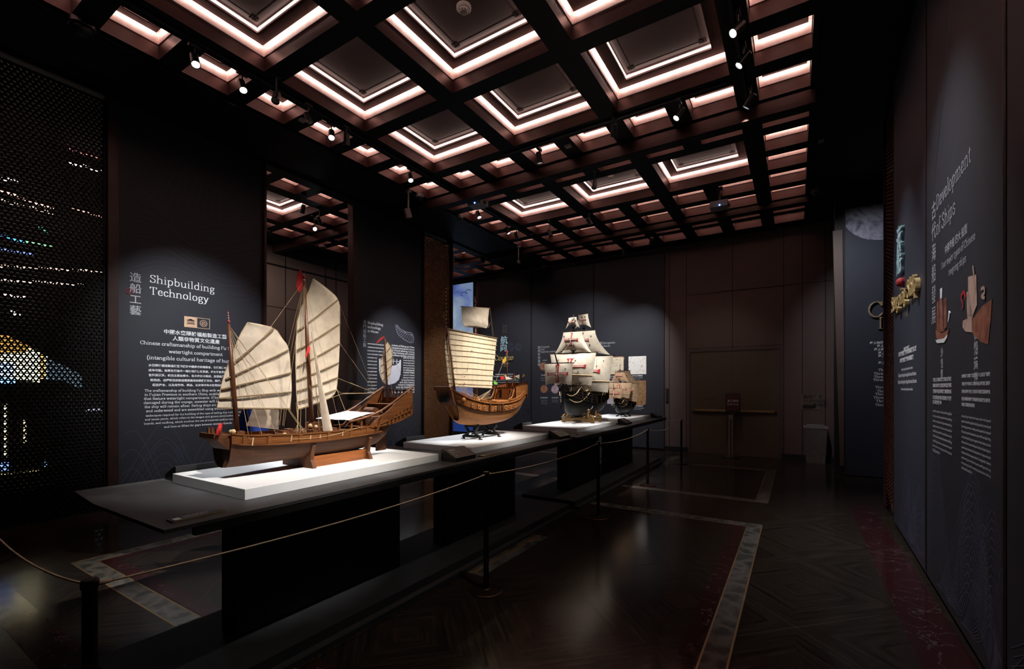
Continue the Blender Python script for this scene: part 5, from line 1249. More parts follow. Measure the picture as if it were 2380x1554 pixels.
# masts and sails
a, c = p2(1057.8, 906, .05), p2(1040, 762, .05)
MB().tube([a - Vector((0, 0, .05)), c], [.0145, .010], 10).build('foremast', M['mast'], j2, smooth=True)
a, c = p2(1107, 935), p2(1104, 688); MB().tube([a - Vector((0, 0, .08)), a.lerp(c, .5), c], [.016, .013, .007], 10).build('mainmast', M['mast'], j2, smooth=True)
MB().lathe([(.016, 0), (.020, .02), (.014, .03)], p2(1104, 706), 10).build('masthead', M['mast'], j2)
a, c = p2(1178.6, 900), p2(1178.2, 817); MB().tube([a - Vector((0, 0, .06)), c], [.009, .006], 8).build('mizzenmast', M['mast'], j2, smooth=True)
c = p2(1178.2, 817); MB().lathe([(.016, -.006), (.016, .006)], c, 12, (1, -.4, 0)).build('mizzen_truck', M['red_print'], j2)
L = [tuple(p2(*q, .018)) for q in ((1044, 897), (1040, 870), (1036, 830), (1034.5, 795), (1037, 764))]; R = [tuple(p2(*q, .018)) for q in ((1143.5, 902), (1145, 875), (1149, 840), (1152, 810), (1155, 786))]
sm = sail_surface(L, R, .022, 24, 24, .0012, 4).build('mainsail', M['cloth_cream'], j2, smooth=True)
for k in range(12):
    t = k / 11; A, D = Vector(catmull(L, t)), Vector(catmull(R, t)); A, D = A + (A - D) * .008, D + (D - A) * .012
    b = MB().tube([A.lerp(D, i / 8) + Vector((.022 * math.sin(PI * i / 8) * (.35 + .65 * math.sin(PI * min(t * 1.05, 1))) + .006, 0, 0)) for i in range(9)], .0042 if k in (0, 11) else .0026, 6); b.build('batten', M['batten' if k in (0, 11) else 'rope'], sm)
g = MB()
for k in range(9):
    t = (k + .6) / 9.4; pts = []
    for i in range(7): v = i / 6; A, D = Vector(catmull(L, v)), Vector(catmull(R, v)); pts.append(A.lerp(D, t) + Vector((.0245 * math.sin(PI * t), 0, 0)))
    g.tube(pts, .0008, 4)
g.build('sail_seam', M['rope'], sm)
g = MB()
for u, v in ((1052, 832), (1055, 857), (1057, 880), (1068, 893), (1096.5, 815), (1086.5, 858), (1079, 875), (1080, 891), (1042.5, 843), (1043, 850)):
    g.ball(p2(u, v, .048), .006, 5)
g.build('block', M['dark_plastic'], j2)
L = [tuple(p2(*q, .0)) for q in ((1080, 760), (1075.5, 752), (1073.5, 735), (1072.5, 712.5))]; R = [tuple(p2(*q, .0)) for q in ((1131, 762.5), (1134, 755), (1135, 735), (1137.5, 716))]
sm = sail_surface(L, R, .05, 18, 16, .003, 12).build('topsail', M['cloth'], j2, smooth=True)
MB().tube([p2(1070.5, 712), p2(1139, 715.8)], .0045, 6).build('topsail_yard', M['batten'], sm)
MB().tube([p2(1036, 763), p2(1156, 786.5)], .008, 8).build('main_yard', M['batten'], j2)
def fp(nm, pts, m, off=0.0): MB().prism([p2(u, v, off) for u, v in pts], (-.003, 0, 0)).build('flag', M[m], j2)
M['yellow'] = mat('yellow cloth', (.62, .40, .03), .8, transl=.2); M['green'] = mat('green cloth', (.13, .42, .05), .8, transl=.2)
fp('f', [(1033.5, 725), (1029, 734), (1032, 739), (1036.5, 736)], 'yellow'); fp('f', [(1176, 828), (1168, 836), (1167, 841), (1172, 844), (1177, 838)], 'yellow')
fp('f', [(1164, 872), (1174, 877.5), (1173, 881), (1164, 881.5)], 'red', .05); fp('f', [(1174, 873.5), (1193, 880), (1176, 882)], 'cloth_white', .06); fp('f', [(1147.5, 884), (1157, 889.5), (1155, 893), (1148.5, 893)], 'green', .10)
fp('f', [(1195.5, 868), (1197, 873), (1195, 879), (1193, 876)], 'red'); fp('f', [(1207.5, 870), (1207, 880), (1196, 874)], 'cloth_white'); fp('f', [(1196, 877), (1199, 878), (1197.5, 884)], 'green'); fp('f', [(1216, 867.5), (1221, 873), (1214, 877)], 'yellow', .03); fp('f', [(1170, 873), (1177, 870), (1177, 873)], 'yellow', .05)
MB().tube([p2(1190, 897), p2(1196, 866)], [.010, .003], 6).tube([p2(1211.5, 890), p2(1212, 878)], .004, 6).ball(p2(1212, 882), .010, 5).tube([p2(1195.5, 868), p2(1195.4, 860)], .002, 4).build('ensign_staff', M['mast'], j2)
MB().tube([p2(1207.5, 890), p2(1208, 868)], .0016, 4).tube([p2(1216, 891), p2(1216, 867)], .0016, 4).tube([p2(1164, 897), p2(1164, 871)], .0016, 4).tube([p2(1148, 900), p2(1147.5, 883)], .0016, 4).tube([p2(1033, 762), p2(1034, 724)], .003, 5).tube([p2(1036.5, 790, .02), p2(1040, 760, .02)], .010, 6).build('flag_pole', M['mast'], j2)
g = MB()
def rg(a, c, sag=0): cord(g, a, c, sag, .0012)
for k in range(6): rg(p2(1048 + k * 3, 878 + k), (S1 + .14, 3.95 + k * .07, 1.53 - .01 * k)); rg(p2(1070 + k * 6, 897 + k), (S1 - .17, 4.15 + k * .1, 1.50))
for k in range(5): rg(p2(1109, 935 - k * 2), p2(1140, 905 + k * 5, -.1)); rg(p2(1060 + k * 9, 902), p2(1100, 920 + k * 4))
for k in range(4): rg(p2(1142, 905), p2(1107 + k, 925 + k * 3, .02)); rg(p2(1040, 770, .03), p2(1046 + 4 * k, 895, .08))
rg(p2(1139, 716), p2(1148, 784)); rg(p2(1139, 716), p2(1145, 784)); rg(p2(1134, 762), p2(1140, 750)); rg(p2(1178, 819), p2(1150, 892, .05)); rg(p2(1161, 894), p2(1176, 913)); rg(p2(1170, 893), p2(1176, 913))
rg(p2(1096.5, 815, .048), p2(1080, 891, .048)); rg(p2(1086, 858, .048), p2(1062, 882, .048)); rg(p2(1096.5, 815, .048), p2(1102, 790, .048)); rg(p2(1079, 760), p2(1074, 740, .01))
g.build('rigging', M['rope'], j2)
g = MB()
for k in range(16): y = 4.05 + k * .055; g.lathe([(.004, 0), (.008, .01), (.004, .02), (.009, .028)], (S1 + random.uniform(-.12, .14), y, 1.425 + .03 * abs(y - 4.5)), 6)
g.build('deck_fittings', M['wood2'], j2)
# iron feet
for y in (4.27, 4.66):
    g = MB(); zt = 1.195
    for s in (-1, 1):
        leg = smooth_path([(S1 + s * .125, y, ZP + .022), (S1 + s * .105, y, ZP + .035), (S1 + s * .055, y, ZP + .062), (S1 + s * .05, y, ZP + .095), (S1 + s * .085, y, ZP + .135), (S1 + s * .09, y, ZP + .20), (S1 + s * .105, y, ZP + .215)], 16)
        g.tube(leg, [.020] * 4 + [.016] * 13, 8); g.lathe([(.026, 0), (.026, .006), (.014, .012)], (S1 + s * .128, y, ZP), 14); g.box(S1 + s * .10 - .022, S1 + s * .10 + .022, y - .016, y + .016, ZP + .205, ZP + .222)
    g.tube([(S1 - .10, y, ZP + .034), (S1 + .10, y, ZP + .034)], .016, 8); g.tube([(S1 - .05, y, ZP + .085), (S1 + .05, y, ZP + .085)], .013, 8); g.box(S1 - .09, S1 + .09, y - .012, y + .012, ZP + .142, ZP + .162)
    g.build('stand_leg', M['iron'], j2, smooth=False)
MB().tube([(S1, 4.27, ZP + .06), (S1, 4.66, ZP + .06)], .009, 8).tube([(S1 - .05, 4.27, ZP + .085), (S1 - .05, 4.66, ZP + .085)], .006, 6).build('stand_stretcher', M['iron'], j2)

# ------------------------------------------------------------------ 3 and 4: black ships with square sails, bow towards the near end
def cross_on(fn, cx, cz, a, par, nm='cross'):
    """red cross with flared ends and a white inner bar; fn(u, v) gives the cloth point"""
    r, w_ = MB(), MB(); e = .008
    def q(pts, mb, k, s=0): mb.poly([fn(cx + x, cz + y) - Vector((0, e * k + .0007 * s, 0)) for x, y in pts])
    def arm(L, hw, mb, k, fl):
        for rot in range(4):
            P = [(0, -hw), (L, -hw), (L, hw), (0, hw)]
            n = 10
            for i in range(n):
                x0, x1 = L * i / n, L * (i + 1) / n
                pts = [(x0, -hw), (x1, -hw), (x1, hw), (x0, hw)]
                for _ in range(rot): pts = [(-y, x) for x, y in pts]
                q([(x * a[0], y * a[1]) for x, y in pts], mb, k, rot)
            if fl:
                pts = [(L * .86, -hw), (L, -hw * 2.0), (L, hw * 2.0), (L * .86, hw)]
                for _ in range(rot): pts = [(-y, x) for x, y in pts]
                q([(x * a[0], y * a[1]) for x, y in pts], mb, k, 5)
    arm(1, .125, r, 1, True); arm(.88, .050, w_, 2, False)
    o = r.build(nm, M['red_print'], par); w_.build('cross_centre', M['cloth_white'], o)
def carrack(X0, Y0, k, label, cloth, cruddy, cradle):
    """k scales the model; Y runs aft"""
    T = lambda x, y, z: Vector((X0 + x * k, Y0 + y * k, ZP + z * k))
    t = thing('model_ship', (X0, Y0, ZP), label, 'model ship')
    st = [(-.80, .44, .66, .012), (-.72, .30, .63, .075), (-.58, .17, .585, .155), (-.36, .125, .53, .225), (-.05, .115, .475, .275), (.30, .125, .475, .285), (.55, .16, .52, .255), (.70, .26, .57, .22)]
    st = [(Y0 + y * k, ZP + a * k, ZP + b * k, w_ * k) for y, a, b, w_ in st]
    hb, H = hull(st, X0, pw=.80, qw=1.0, n=11, sub=28); hb.build('hull', M['hull_black'], t, smooth=True, fix=True)
    deck_of(H, X0, .03 * k).build('deck', M['hull_castle'], t)
    g = MB()
    for s in (-1, 1):
        for f in (.62, .74, .86, .97):
            q = belt(H, s, f, f + .03, .010 * k, 1, None, .80, 1.0, X0, 0); g.add(q.v, q.f)
        for i in range(6, 27, 2):
            y, zk, zs, w_ = H[i]; g.box(X0 + s * (w_ + .002) - .006 * k, X0 + s * (w_ + .002) + .012 * k, y - .008 * k, y + .008 * k, zs - .14 * k, zs)
    g.build('wale', M['hull_castle'], t)
    g = MB().tube([T(0, -.845, .68), T(0, -.80, .56), T(0, -.74, .40), T(0, -.60, .20), T(0, -.36, .105), T(0, .3, .10), T(0, .6, .13)], .014 * k, 6); g.build('stem_and_keel', M['hull_black'], t)
    # castles
    def castle(nm, y0, y1, z0, z1, w0, w1, rails):
        b = MB()
        for s in (-1, 1): b.prism([T(s * w0, y0, z0), T(s * w1, y1, z0 + .03), T(s * w1 * .96, y1, z1 + .05), T(s * w0 * .96, y0, z1)], (-s * .012 * k, 0, 0))
        b.prism([T(-w0, y0, z0), T(w0, y0, z0), T(w0 * .96, y0, z1), T(-w0 * .96, y0, z1)], (0, .012 * k, 0)); b.prism([T(-w1, y1, z0), T(w1, y1, z0), T(w1 * .96, y1, z1 + .05), T(-w1 * .96, y1, z1 + .05)], (0, .012 * k, 0))
        b.prism([T(-w0, y0, z1 - .03), T(w0, y0, z1 - .03), T(w1, y1, z1), T(-w1, y1, z1)], (0, 0, .008 * k))
        for i in range(rails):
            for s in (-1, 1): q = T(s * lerp(w0, w1, i / rails), lerp(y0, y1, i / rails), lerp(z1, z1 + .05, i / rails)); b.box(q.x - .006 * k, q.x + .006 * k, q.y - .006 * k, q.y + .006 * k, q.z, q.z + .05 * k)
        for s in (-1, 1): b.bar(T(s * w0, y0, z1 + .05), T(s * w1, y1, z1 + .10), .014 * k, .012 * k)
        b.build(nm, M['hull_castle'], t)
    castle('forecastle', -.78, -.46, .54, .595, .09, .20, 4)
    castle('quarterdeck', .22, .68, .47, .66, .27, .235, 7)
    castle('poop', .45, .72, .66, .80, .225, .195, 4)
    # masts
    for nm, y, z0, z1, r in (('foremast', -.40, .5, 1.84, .017), ('mainmast', .05, .45, 2.0, .019), ('mizzenmast', .52, .6, 1.25, .012)):
        MB().tube([T(0, y, z0), T(0, y, z1)], [r * k, r * k * .45], 8).build(nm, M['hull_castle'], t, smooth=True)
        if nm != 'mizzenmast':
            zt = 1.20 if nm == 'foremast' else 1.24
            MB().lathe([(.02 * k, 0), (.055 * k, .05 * k), (.058 * k, .06 * k), (.045 * k, .06 * k)], T(0, y, zt), 12).build('fighting_top', M['hull_castle'], t)
            MB().lathe([(.014 * k, 0), (.036 * k, .03 * k), (.03 * k, .03 * k)], T(0, y, zt + .40), 10).build('fighting_top', M['hull_castle'], t)
    MB().tube([T(0, -.62, .60), T(0, -1.02, 1.0), T(0, -1.12, 1.16)], [.016 * k, .013 * k, .009 * k], 8).build('bowsprit', M['hull_castle'], t, smooth=True)
    # sails: y, centre x, z of yard, half width top, z foot, half width foot, belly
    S = [('spritsail', -.98, 0, .985, .25, .645, .225, .04, (0, 0, .18, .50)), ('fore_course', -.44, 0, 1.180, .42, .64, .335, .13, (0, 0, .33, .58)),
         ('main_course', .01, .02, 1.150, .53, .52, .44, .15, (0, 0, .40, .58)), ('fore_topsail', -.44, 0, 1.545, .175, 1.185, .34, .07, (0, 0, .15, .60)),
         ('main_topsail', .01, 0, 1.605, .225, 1.165, .50, .08, (0, 0, .17, .60)), ('fore_topgallant', -.44, 0, 1.790, .075, 1.605, .13, .03, (0, 0, .065, .55)),
         ('main_topgallant', .01, 0, 1.905, .092, 1.66, .15, .03, (0, 0, .075, .55))]
    if cruddy: S = [s for s in S if s[0] in ('spritsail', 'fore_course', 'main_course', 'fore_topsail', 'main_topsail')]
    for i, (nm, y, cx, zy, wt, zf, wf, bel, cr) in enumerate(S):
        def fn(u, v, nm=nm, y=y, cx=cx, zy=zy, wt=wt, zf=zf, wf=wf, bel=bel, i=i):   # u -1..1, v 0 foot .. 1 head
            hw = wt + (wf - wt) * ((1 - v) ** 1.7 if 'top' in nm else (1 - v)); bb = bel * math.cos(PI / 2 * min(abs(u), 1)) ** .7 * math.sin(PI * .85 * (1 - v) ** .8)
            foot = (.03 if 'top' not in nm else .06) * (1 - u * u) * (1 - v) ** 2
            return T(cx + hw * u, y - bb + .006 * math.sin(9 * u + i) * (1 - v), lerp(zf, zy, v) + foot)
        o = MB().grid(lambda a, c: fn(a * 2 - 1, c), 20, 16).build(nm, M[cloth], t, smooth=True)
        MB().tube([T(cx - wt * 1.07, y + .012, zy + .006), T(cx, y + .012, zy + .008), T(cx + wt * 1.07, y + .012, zy + .006)], [.007 * k, .012 * k, .007 * k], 6).build('yard', M['hull_castle'], o)
        hwm = (wt + wf) / 2; par = (cr[2] / hwm, cr[2] * .86 / (zy - zf))
        if 'course' in nm: par = (cr[2] / hwm * .82, .26)
        cross_on(lambda u, v: fn(u, v), .0, cr[3], par, o)
        if 'course' in nm:
            g = MB()
            for q in range(15): u = -.97 + q * 1.94 / 14; g.tube([fn(u, .30) - Vector((0, .003 * k, 0)), fn(min(u + .14, 1), .30) - Vector((0, .003 * k, 0))], .008 * k, 5)
            g.build('reef_band', M['rope'], o)
        g = MB(); rr = random.Random(i)
        for q in range(5): g.ball(fn(rr.uniform(-.8, .8), rr.uniform(.25, .9)) - Vector((0, .008 * k, 0)), .010 * k, 4)
        g.build('block', M['dark_plastic'], o)
    # rigging
    g = MB(); c = lambda a, b_, s=0: cord(g, a, b_, s * k, .0016 * max(k, .7))
    for y, zt, w_ in ((-.40, 1.22, .23), (.05, 1.26, .28)):
        for s in (-1, 1):
            for q in range(4): c(T(0, y, zt), T(s * w_, y + .02 + q * .07, .52))
            for q in range(5): c(T(s * w_ * (1 - q * .15), y + .03, .55 + q * .11), T(s * w_ * (1 - q * .15), y + .22, .55 + q * .11))
            c(T(0, y, zt + .40), T(s * .05, y, zt + .05)); c(T(0, y, zt + .02), T(s * .42, y, zt - .03)); c(T(0, y, zt + .40), T(s * .2, y, zt + .26))
            c(T(s * .42, y - .03, zt - .04), T(s * .22, y + .5, .60)); c(T(s * .30, y - .06, zt + .02), T(s * .1, y + .3, zt - .05), .02)
    c(T(0, -.40, 1.1), T(0, -1.05, .94)); c(T(0, -.40, 1.45), T(0, -1.10, .98)); c(T(0, .05, 1.14), T(0, -.40, .62)); c(T(0, .05, 1.5), T(0, -.40, 1.12)); c(T(0, .52, 1.2), T(0, .05, .6))
    for s in (-1, 1): c(T(s * .25, -.98, .885), T(0, -.75, .64), .02); c(T(s * .21, -.98, .56), T(s * .1, -.7, .62), .03)
    g.build('rigging', M['rope'], t)
    g = MB()
    for a, b_, s in (((.19, -.55, .60), (.06, -.78, .50), .07), ((.25, -.30, .52), (.08, -.74, .42), .10), ((.24, -.34, .58), (.20, -.52, .62), .05), ((.28, .1, .50), (.28, .25, .52), .06), ((.27, .3, .52), (.26, .45, .56), .06)):
        for sx in (-1, 1): cord(g, T(a[0] * sx, a[1], a[2]), T(b_[0] * sx, b_[1], b_[2]), s * k, .007 * k, 10)
    g.build('anchor_rope', M['rope'], t)
    g = MB()
    for s in (-1, 1):
        g.tube(smooth_path([T(s * .30, -.28, .30), T(s * .285, -.33, .24), T(s * .22, -.38, .22)], 6), .008 * k, 5); g.tube([T(s * .285, -.30, .25), T(s * .27, -.28, .42)], .008 * k, 5)
    g.build('anchor', M['iron'], t)
    if cradle:
        for nm, y in (('cradle_end', -.22), ('cradle_end', .13)):
            b = MB().prism([T(-.30, y - .02, 0), T(-.25, y - .02, 0), T(-.24, y - .02, .014), T(.24, y - .02, .014), T(.25, y - .02, 0), T(.30, y - .02, 0), T(.30, y - .02, .075), T(-.30, y - .02, .075)], (0, .04 * k, 0))
            o = b.build(nm, M['gilt'], t)
            b = MB()
            for q in range(23): p = T(-.285 + q * .026, y - .02, .085); b.ball(p, .010 * k, 5)
            for s in (-1, 1):
                b.tube(smooth_path([T(s * .28, y, .08), T(s * .27, y, .12), T(s * .22, y, .10), T(s * .18, y, .15), T(s * .20, y, .21), T(s * .16, y, .235)], 14), [.022 * k] * 8 + [.026 * k] * 7, 7)
                for q in ((.24, .13), (.21, .10), (.27, .10), (.15, .11), (.17, .25), (.12, .10)): b.ball(T(s * q[0], y - .01, q[1]), .021 * k, 6)
            b.build('carved_scroll', M['gilt'], o, smooth=True)
            MB().box(X0 - .075 * k, X0 + .075 * k, Y0 + (y - .0225) * k, Y0 + (y - .019) * k, ZP + .025 * k, ZP + .045 * k).build('name_plate', M['dark_plastic'], o)
        MB().box(X0 - .03, X0 + .03, Y0 - .20 * k, Y0 + .12 * k, ZP + .02, ZP + .07 * k).build('cradle_beam', M['gilt'], t)
        MB().box(X0 - .30 * k, X0 - .22 * k, Y0 - .26 * k, Y0 - .245 * k, ZP + .085 * k, ZP + .10 * k).build('small_white_tag', M['white_plastic'], t)
    else:
        for y in (-.25, .2):
            b = MB()
            for s in (-1, 1): b.tube(smooth_path([T(s * .19, y, .026), T(s * .13, y, .040), T(s * .10, y, .09), T(s * .15, y, .17)], 8), .022 * k, 6)
            b.tube([T(-.11, y, .07), T(.11, y, .07)], .02 * k, 6); b.build('stand_foot', M['iron'], t)
    return t
S3Y = 7.50
carrack(-3.20, S3Y, 1.0, 'large black-hulled ship with white sails bearing red crosses on a gilt cradle', 'cloth_white', False, True)
carrack(-3.09, 9.42, .60, 'small black-hulled ship with tan sails at the far end of the table', 'cloth_tan', True, False)

# ------------------------------------------------------------------ ceiling fixtures
def track(a, b_, label):
    a, b_ = Vector(a), Vector(b_)
    tag(MB().bar(a, b_, .034, .03).build('lighting_track', M['dark_plastic'], None), label, 'lighting track')
track((-5.37, 1.2, ZB - .015), (-5.37, 6.6, ZB - .015), 'black lighting track along the left row of small coffers, nearer stretch')
track((-5.37, 6.9, ZB - .015), (-5.37, 10.25, ZB - .015), 'black lighting track along the left row of small coffers, farther stretch')
track((-.53, 2.8, ZB - .015), (-.53, 6.55, ZB - .015), 'black lighting track beside the right row of small coffers')
track((-3.9, 5.985, ZB - .015), (-.7, 5.985, ZB - .015), 'black lighting track across the room between large and small coffers')
track((-4.6, 10.40, 5.155), (-2.2, 10.40, 5.155), 'black lighting track under the far crossbeam')
def on_beam(x, y):
    for hx, hy, k in holes_main + holes_hall:
        w_, h_ = (SX, SY) if k == 's' else (BXW, BYW)
        if hx - .03 < x < hx + w_ + .03 and hy - h_ - .03 < y < hy + .03:
            c = sorted(((abs(x - hx), hx - .09, y), (abs(hx + w_ - x), hx + w_ + .09, y), (abs(y - hy), x, hy + .09), (abs(y - hy + h_), x, hy - h_ - .09)))
            return c[0][1], c[0][2]
    return x, y
def spotlight(loc, aim, label, on=True, ztop=ZB - .03, s=1.0):
    loc, aim = Vector(loc), Vector(aim); loc.x, loc.y = on_beam(loc.x, loc.y); d = (aim - loc).normalized()
    t = thing('track_spotlight', (loc.x, loc.y, ztop), label, 'spotlight', 'lit track spotlights' if on else 'unlit track spotlights')
    top = Vector((loc.x, loc.y, ztop))
    MB().box(loc.x - .02, loc.x + .02, loc.y - .06, loc.y + .06, ztop - .035, ztop + .002).tube([top, loc + Vector((0, 0, .01))], .009, 8).build('mount', M['dark_plastic'], t)
    b = MB().lathe([(.028 * s, -.085 * s), (.040 * s, -.07 * s), (.042 * s, .05 * s), (.046 * s, .075 * s), (.038 * s, .075 * s), (.036 * s, .05 * s)], loc, 18, d); b.build('lamp_head', M['dark_plastic'], t, smooth=False)
    MB().lathe([(.036 * s, 0), (.036 * s, .003)], loc + d * .056 * s, 18, d).build('lens', M['lamp_on'] if on else M['grey_plastic'], t, label='glowing white lens' if on else 'dark lens')
    return t
labs = ['lit spotlight at the near end of the left track beside the small coffers', 'lit spotlight next along the left track, close to the first', 'lit spotlight on the left track in front of the brightest small coffer', 'lit spotlight on the left track before the crossbeam',
        'lit spotlight hanging below the coffer row across the room', 'lit spotlight on the right track, nearer of the pair', 'lit spotlight on the right track, farther of the pair', 'lit spotlight just past the crossbeam on the left track',
        'lit spotlight farther along the left track past the crossbeam', 'lit spotlight on the beam above the third plinth', 'lit spotlight under the far crossbeam before the back wall', 'lit spotlight at the near end of the right track, above the open floor', 'lit spotlight in the middle of the right track above the floor', 'lit spotlight beside the coffer row, aimed at the fourth plinth', 'added lit spotlight at the far end of the right track, brightening the third plinth', 'added out-of-view spotlight past the left track, lighting the floor by the table tip']
for (a, b_, *_), lab in zip(SPOTS, labs):
    loc = Vector(a); d = (Vector(b_) - loc).normalized()
    zt = 5.14 if loc.y > 10.3 else ZB - .03
    spotlight(loc - d * .10, b_, lab, True, zt)
for (u, v, Z, aim, lab) in ((628, 218, 5.02, (-3.6, 1.5, 1), 'unlit spotlight head beside the lit pair on the left track'), (735, 266, 5.10, (-3.2, 4, 1), 'unlit spotlight on the left track before the brightest small coffer'),
                            (820, 318, 5.10, (-6, 5, 1), 'unlit spotlight on the left track past the brightest small coffer'), (1255, 527, 5.02, (-3, 9, 1), 'unlit spotlight hanging in front of the far small coffers'),
                            (1382, 428, 5.05, (-3, 6, 1), 'unlit spotlight hanging before the far large coffer'), (1365, 511, 5.10, (-2, 12, 1), 'unlit spotlight on the beam right of the far small coffers'),
                            (1213, 545, 5.05, (-5, 11, 1.5), 'unlit spotlight paired with the lit one past the crossbeam'), (1440, 590, 5.12, (-4, 12, 1), 'unlit spotlight close to the top of the back wall')):
    q = onZ(u, v, Z); spotlight(q, aim, lab, False, 5.295)
for (u, v, Z, aim, on, lab) in ((704, 486, 5.0, (-9, 5, 1), False, 'unlit spotlight in the hall seen between the two left panels'), (704, 521, 5.02, (-3.2, 3.5, 1.2), True, 'lit spotlight in the hall seen between the two left panels'), (734, 514, 5.05, (-9, 9, 1), False, 'unlit black spotlight beside the lit one in the hall beyond')):
    q = onZ(u, v, Z); spotlight(q, aim, lab, on, 5.295)
def detector(u, v, Z, label, r=.055):
    q = onZ(u, v, Z); t = thing('smoke_detector', (q.x, q.y, Z + .01), label, 'smoke detector')
    MB().lathe([(r, .012), (r, -.012), (r * .86, -.022), (r * .70, -.024)], q, 24).build('base', M['white_plastic'], t, smooth=False)
    b = MB().lathe([(r * .66, -.022), (r * .66, -.040), (r * .52, -.052), (.0, -.054)], q, 24); b.build('cap', M['white_plastic'], t)
    b = MB()
    for k in range(10): a = 2 * PI * k / 10; b.box(q.x + r * .6 * math.cos(a) - .005, q.x + r * .6 * math.cos(a) + .005, q.y + r * .6 * math.sin(a) - .005, q.y + r * .6 * math.sin(a) + .005, q.z - .047, q.z - .037)
    b.build('vents', M['dark_plastic'], t)
detector(1078, 18, ZB + .318, 'round white smoke detector in the large coffer at the top of the room', .078)
detector(1419, 407, ZB + .318, 'round smoke detector in a bright far coffer')
def dome(u, v, Z, label, r=.075, m='grey_plastic'):
    q = onZ(u, v, Z); t = thing('dome_camera', (q.x, q.y, Z), label, 'camera')
    MB().lathe([(r, 0), (r, -.05), (r * .94, -.06)], q, 24).build('housing', M[m], t)
    MB().lathe([(r * .80, -.058), (r * .72, -.085), (r * .45, -.108), (0, -.115)], q, 24).build('dome', M['dark_plastic'], t, smooth=True)
dome(190, 52, ZB, 'dark round dome camera on the soffit above the lattice', .11, 'dark_plastic'); dome(975, 452, ZB, 'pale round dome camera beside the small coffers near the copper lattice'); dome(1068, 502, ZB, 'round dome camera past the crossbeam on the left soffit', .08)
dome(1266, 617, ZB, 'round dome camera on the soffit above the back wall', .08); dome(1896, 440, ZB, 'round dome camera on the right soffit near the last coffers'); dome(619, 533, ZB, 'round dome camera in the hall beyond, close to the first left panel', .09); dome(750, 570, ZB, 'round dome camera in the hall beyond, above the far wall', .09)
def sensor(u, v, label, s=.035, Z=ZB, m='grey_plastic'):
    q = onZ(u, v, Z); tag(MB().box(q.x - s, q.x + s, q.y - s, q.y + s, Z - .025, Z).lathe([(s * .6, -.025), (s * .4, -.04)], q, 12).build('ceiling_sensor', M[m], None), label, 'sensor')
sensor(703, 277, 'small pale square sensor on the beam by the left coffers', .04, ZB, 'white_plastic'); sensor(1320, 337, 'small pale square sensor between two small coffers in the middle row', .045, ZB, 'white_plastic'); sensor(543, 238, 'small dark round sensor on the left soffit')
sensor(1235, 542, 'small pale sensor on the beam past the far small coffers', .045); sensor(1908, 325, 'small dark sensor on the right soffit'); sensor(1092, 518, 'small sensor on the left soffit past the crossbeam')
def hanging(u0, v0, u1, v1, label, w=.05, h=.20, m='white_plastic'):
    q = onZ(u0, v0, ZB); k = onY(u1, v1, q.y); t = thing('hanging_sensor', (q.x, q.y, ZB), label, 'camera')
    MB().lathe([(.06, 0), (.055, -.02), (.02, -.03)], q, 18).tube([q, Vector((q.x, q.y, k.z))], .013, 10).build('drop_rod', M[m], t)
    b = MB(); b.obox((k.x, k.y, k.z - h / 2), (w * .8, -.02, 0), (.02, w, .012), (.02, .01, -h / 2)); b.build('housing', M['grey_plastic'] if h > .1 else M['dark_plastic'], t)
hanging(949, 443, 948, 485, 'white box camera hanging on a white rod above the second left panel', .045, .17)
hanging(1205, 572, 1204, 605, 'small camera hanging on a white rod above the back wall panels', .04, .08)
def projector(u, v, Z, label, aim):
    q = onZ(u, v, Z); t = thing('projector', (q.x, q.y, ZB), label, 'projector'); a = math.radians(aim); cx, sx_ = math.cos(a), math.sin(a)
    MB().obox(q, (.15 * cx, .15 * sx_, 0), (-.13 * sx_, .13 * cx, 0), (0, 0, .055)).build('body', M['grey_plastic'], t)
    MB().tube([q, (q.x, q.y, ZB)], .02, 8).box(q.x - .06, q.x + .06, q.y - .06, q.y + .06, ZB - .02, ZB).build('bracket', M['dark_plastic'], t)
    l = q + Vector((.15 * cx, .15 * sx_, -.01)); MB().lathe([(.035, 0), (.035, .03)], l, 14, (cx, sx_, 0)).build('lens', M['dark_plastic'], t)
    c = q + Vector((.06 * sx_ * 1.2 + .02, -.135 * cx, -.035)); MB().ball(c, .012, 6).build('indicator_lamp', M['blue_led'], t)
projector(1672, 478, 4.98, 'ceiling projector with a blue light on the beam before the far crossbeam', 0)
projector(1111, 473, 5.14, 'ceiling projector with a blue light near the left end of the crossbeam', 0)

# ------------------------------------------------------------------ things by the back wall
t = thing('sign_stand', (-1.30, 11.80, 0), 'slim black sign stand with a framed notice in front of the double door', 'sign')
MB().lathe([(.19, 0), (.19, .015), (.03, .03)], (-1.30, 11.80, 0), 28).build('base', M['dark_plastic'], t)
MB().box(-1.345, -1.325, 11.79, 11.81, .02, .98).box(-1.275, -1.255, 11.79, 11.81, .02, .98).box(-1.345, -1.255, 11.785, 11.815, .90, 1.0).build('pole', M['grey_plastic'], t)
q0, q1 = onY(1686, 957, 11.77), onY(1721, 914, 11.77)
MB().box(q0.x, q1.x, 11.77, 11.80, q0.z, q1.z).build('frame', M['dark_plastic'], t); f = MB().box(q0.x + .03, q1.x - .03, 11.764, 11.77, q0.z + .03, q1.z - .03).build('notice', mat('dark red notice', (.055, .010, .012), .4), t)
b = MB(); cjk(b, '員工專用', Vector(((q0.x + q1.x) / 2, 11.763, lerp(q0.z, q1.z, .55))), BX, PZ, .06, 'C', weight=.02); write(b, 'Staff only', ((q0.x + q1.x) / 2, 11.763, lerp(q0.z, q1.z, .38)), BX, PZ, .06, 'C', bold=1.3); b.build('lettering', M['text_dim'], t)
t = thing('waste_bin', (.36, 11.95, 0), 'tapered grey waste bin against the back wall right of the door', 'bin')
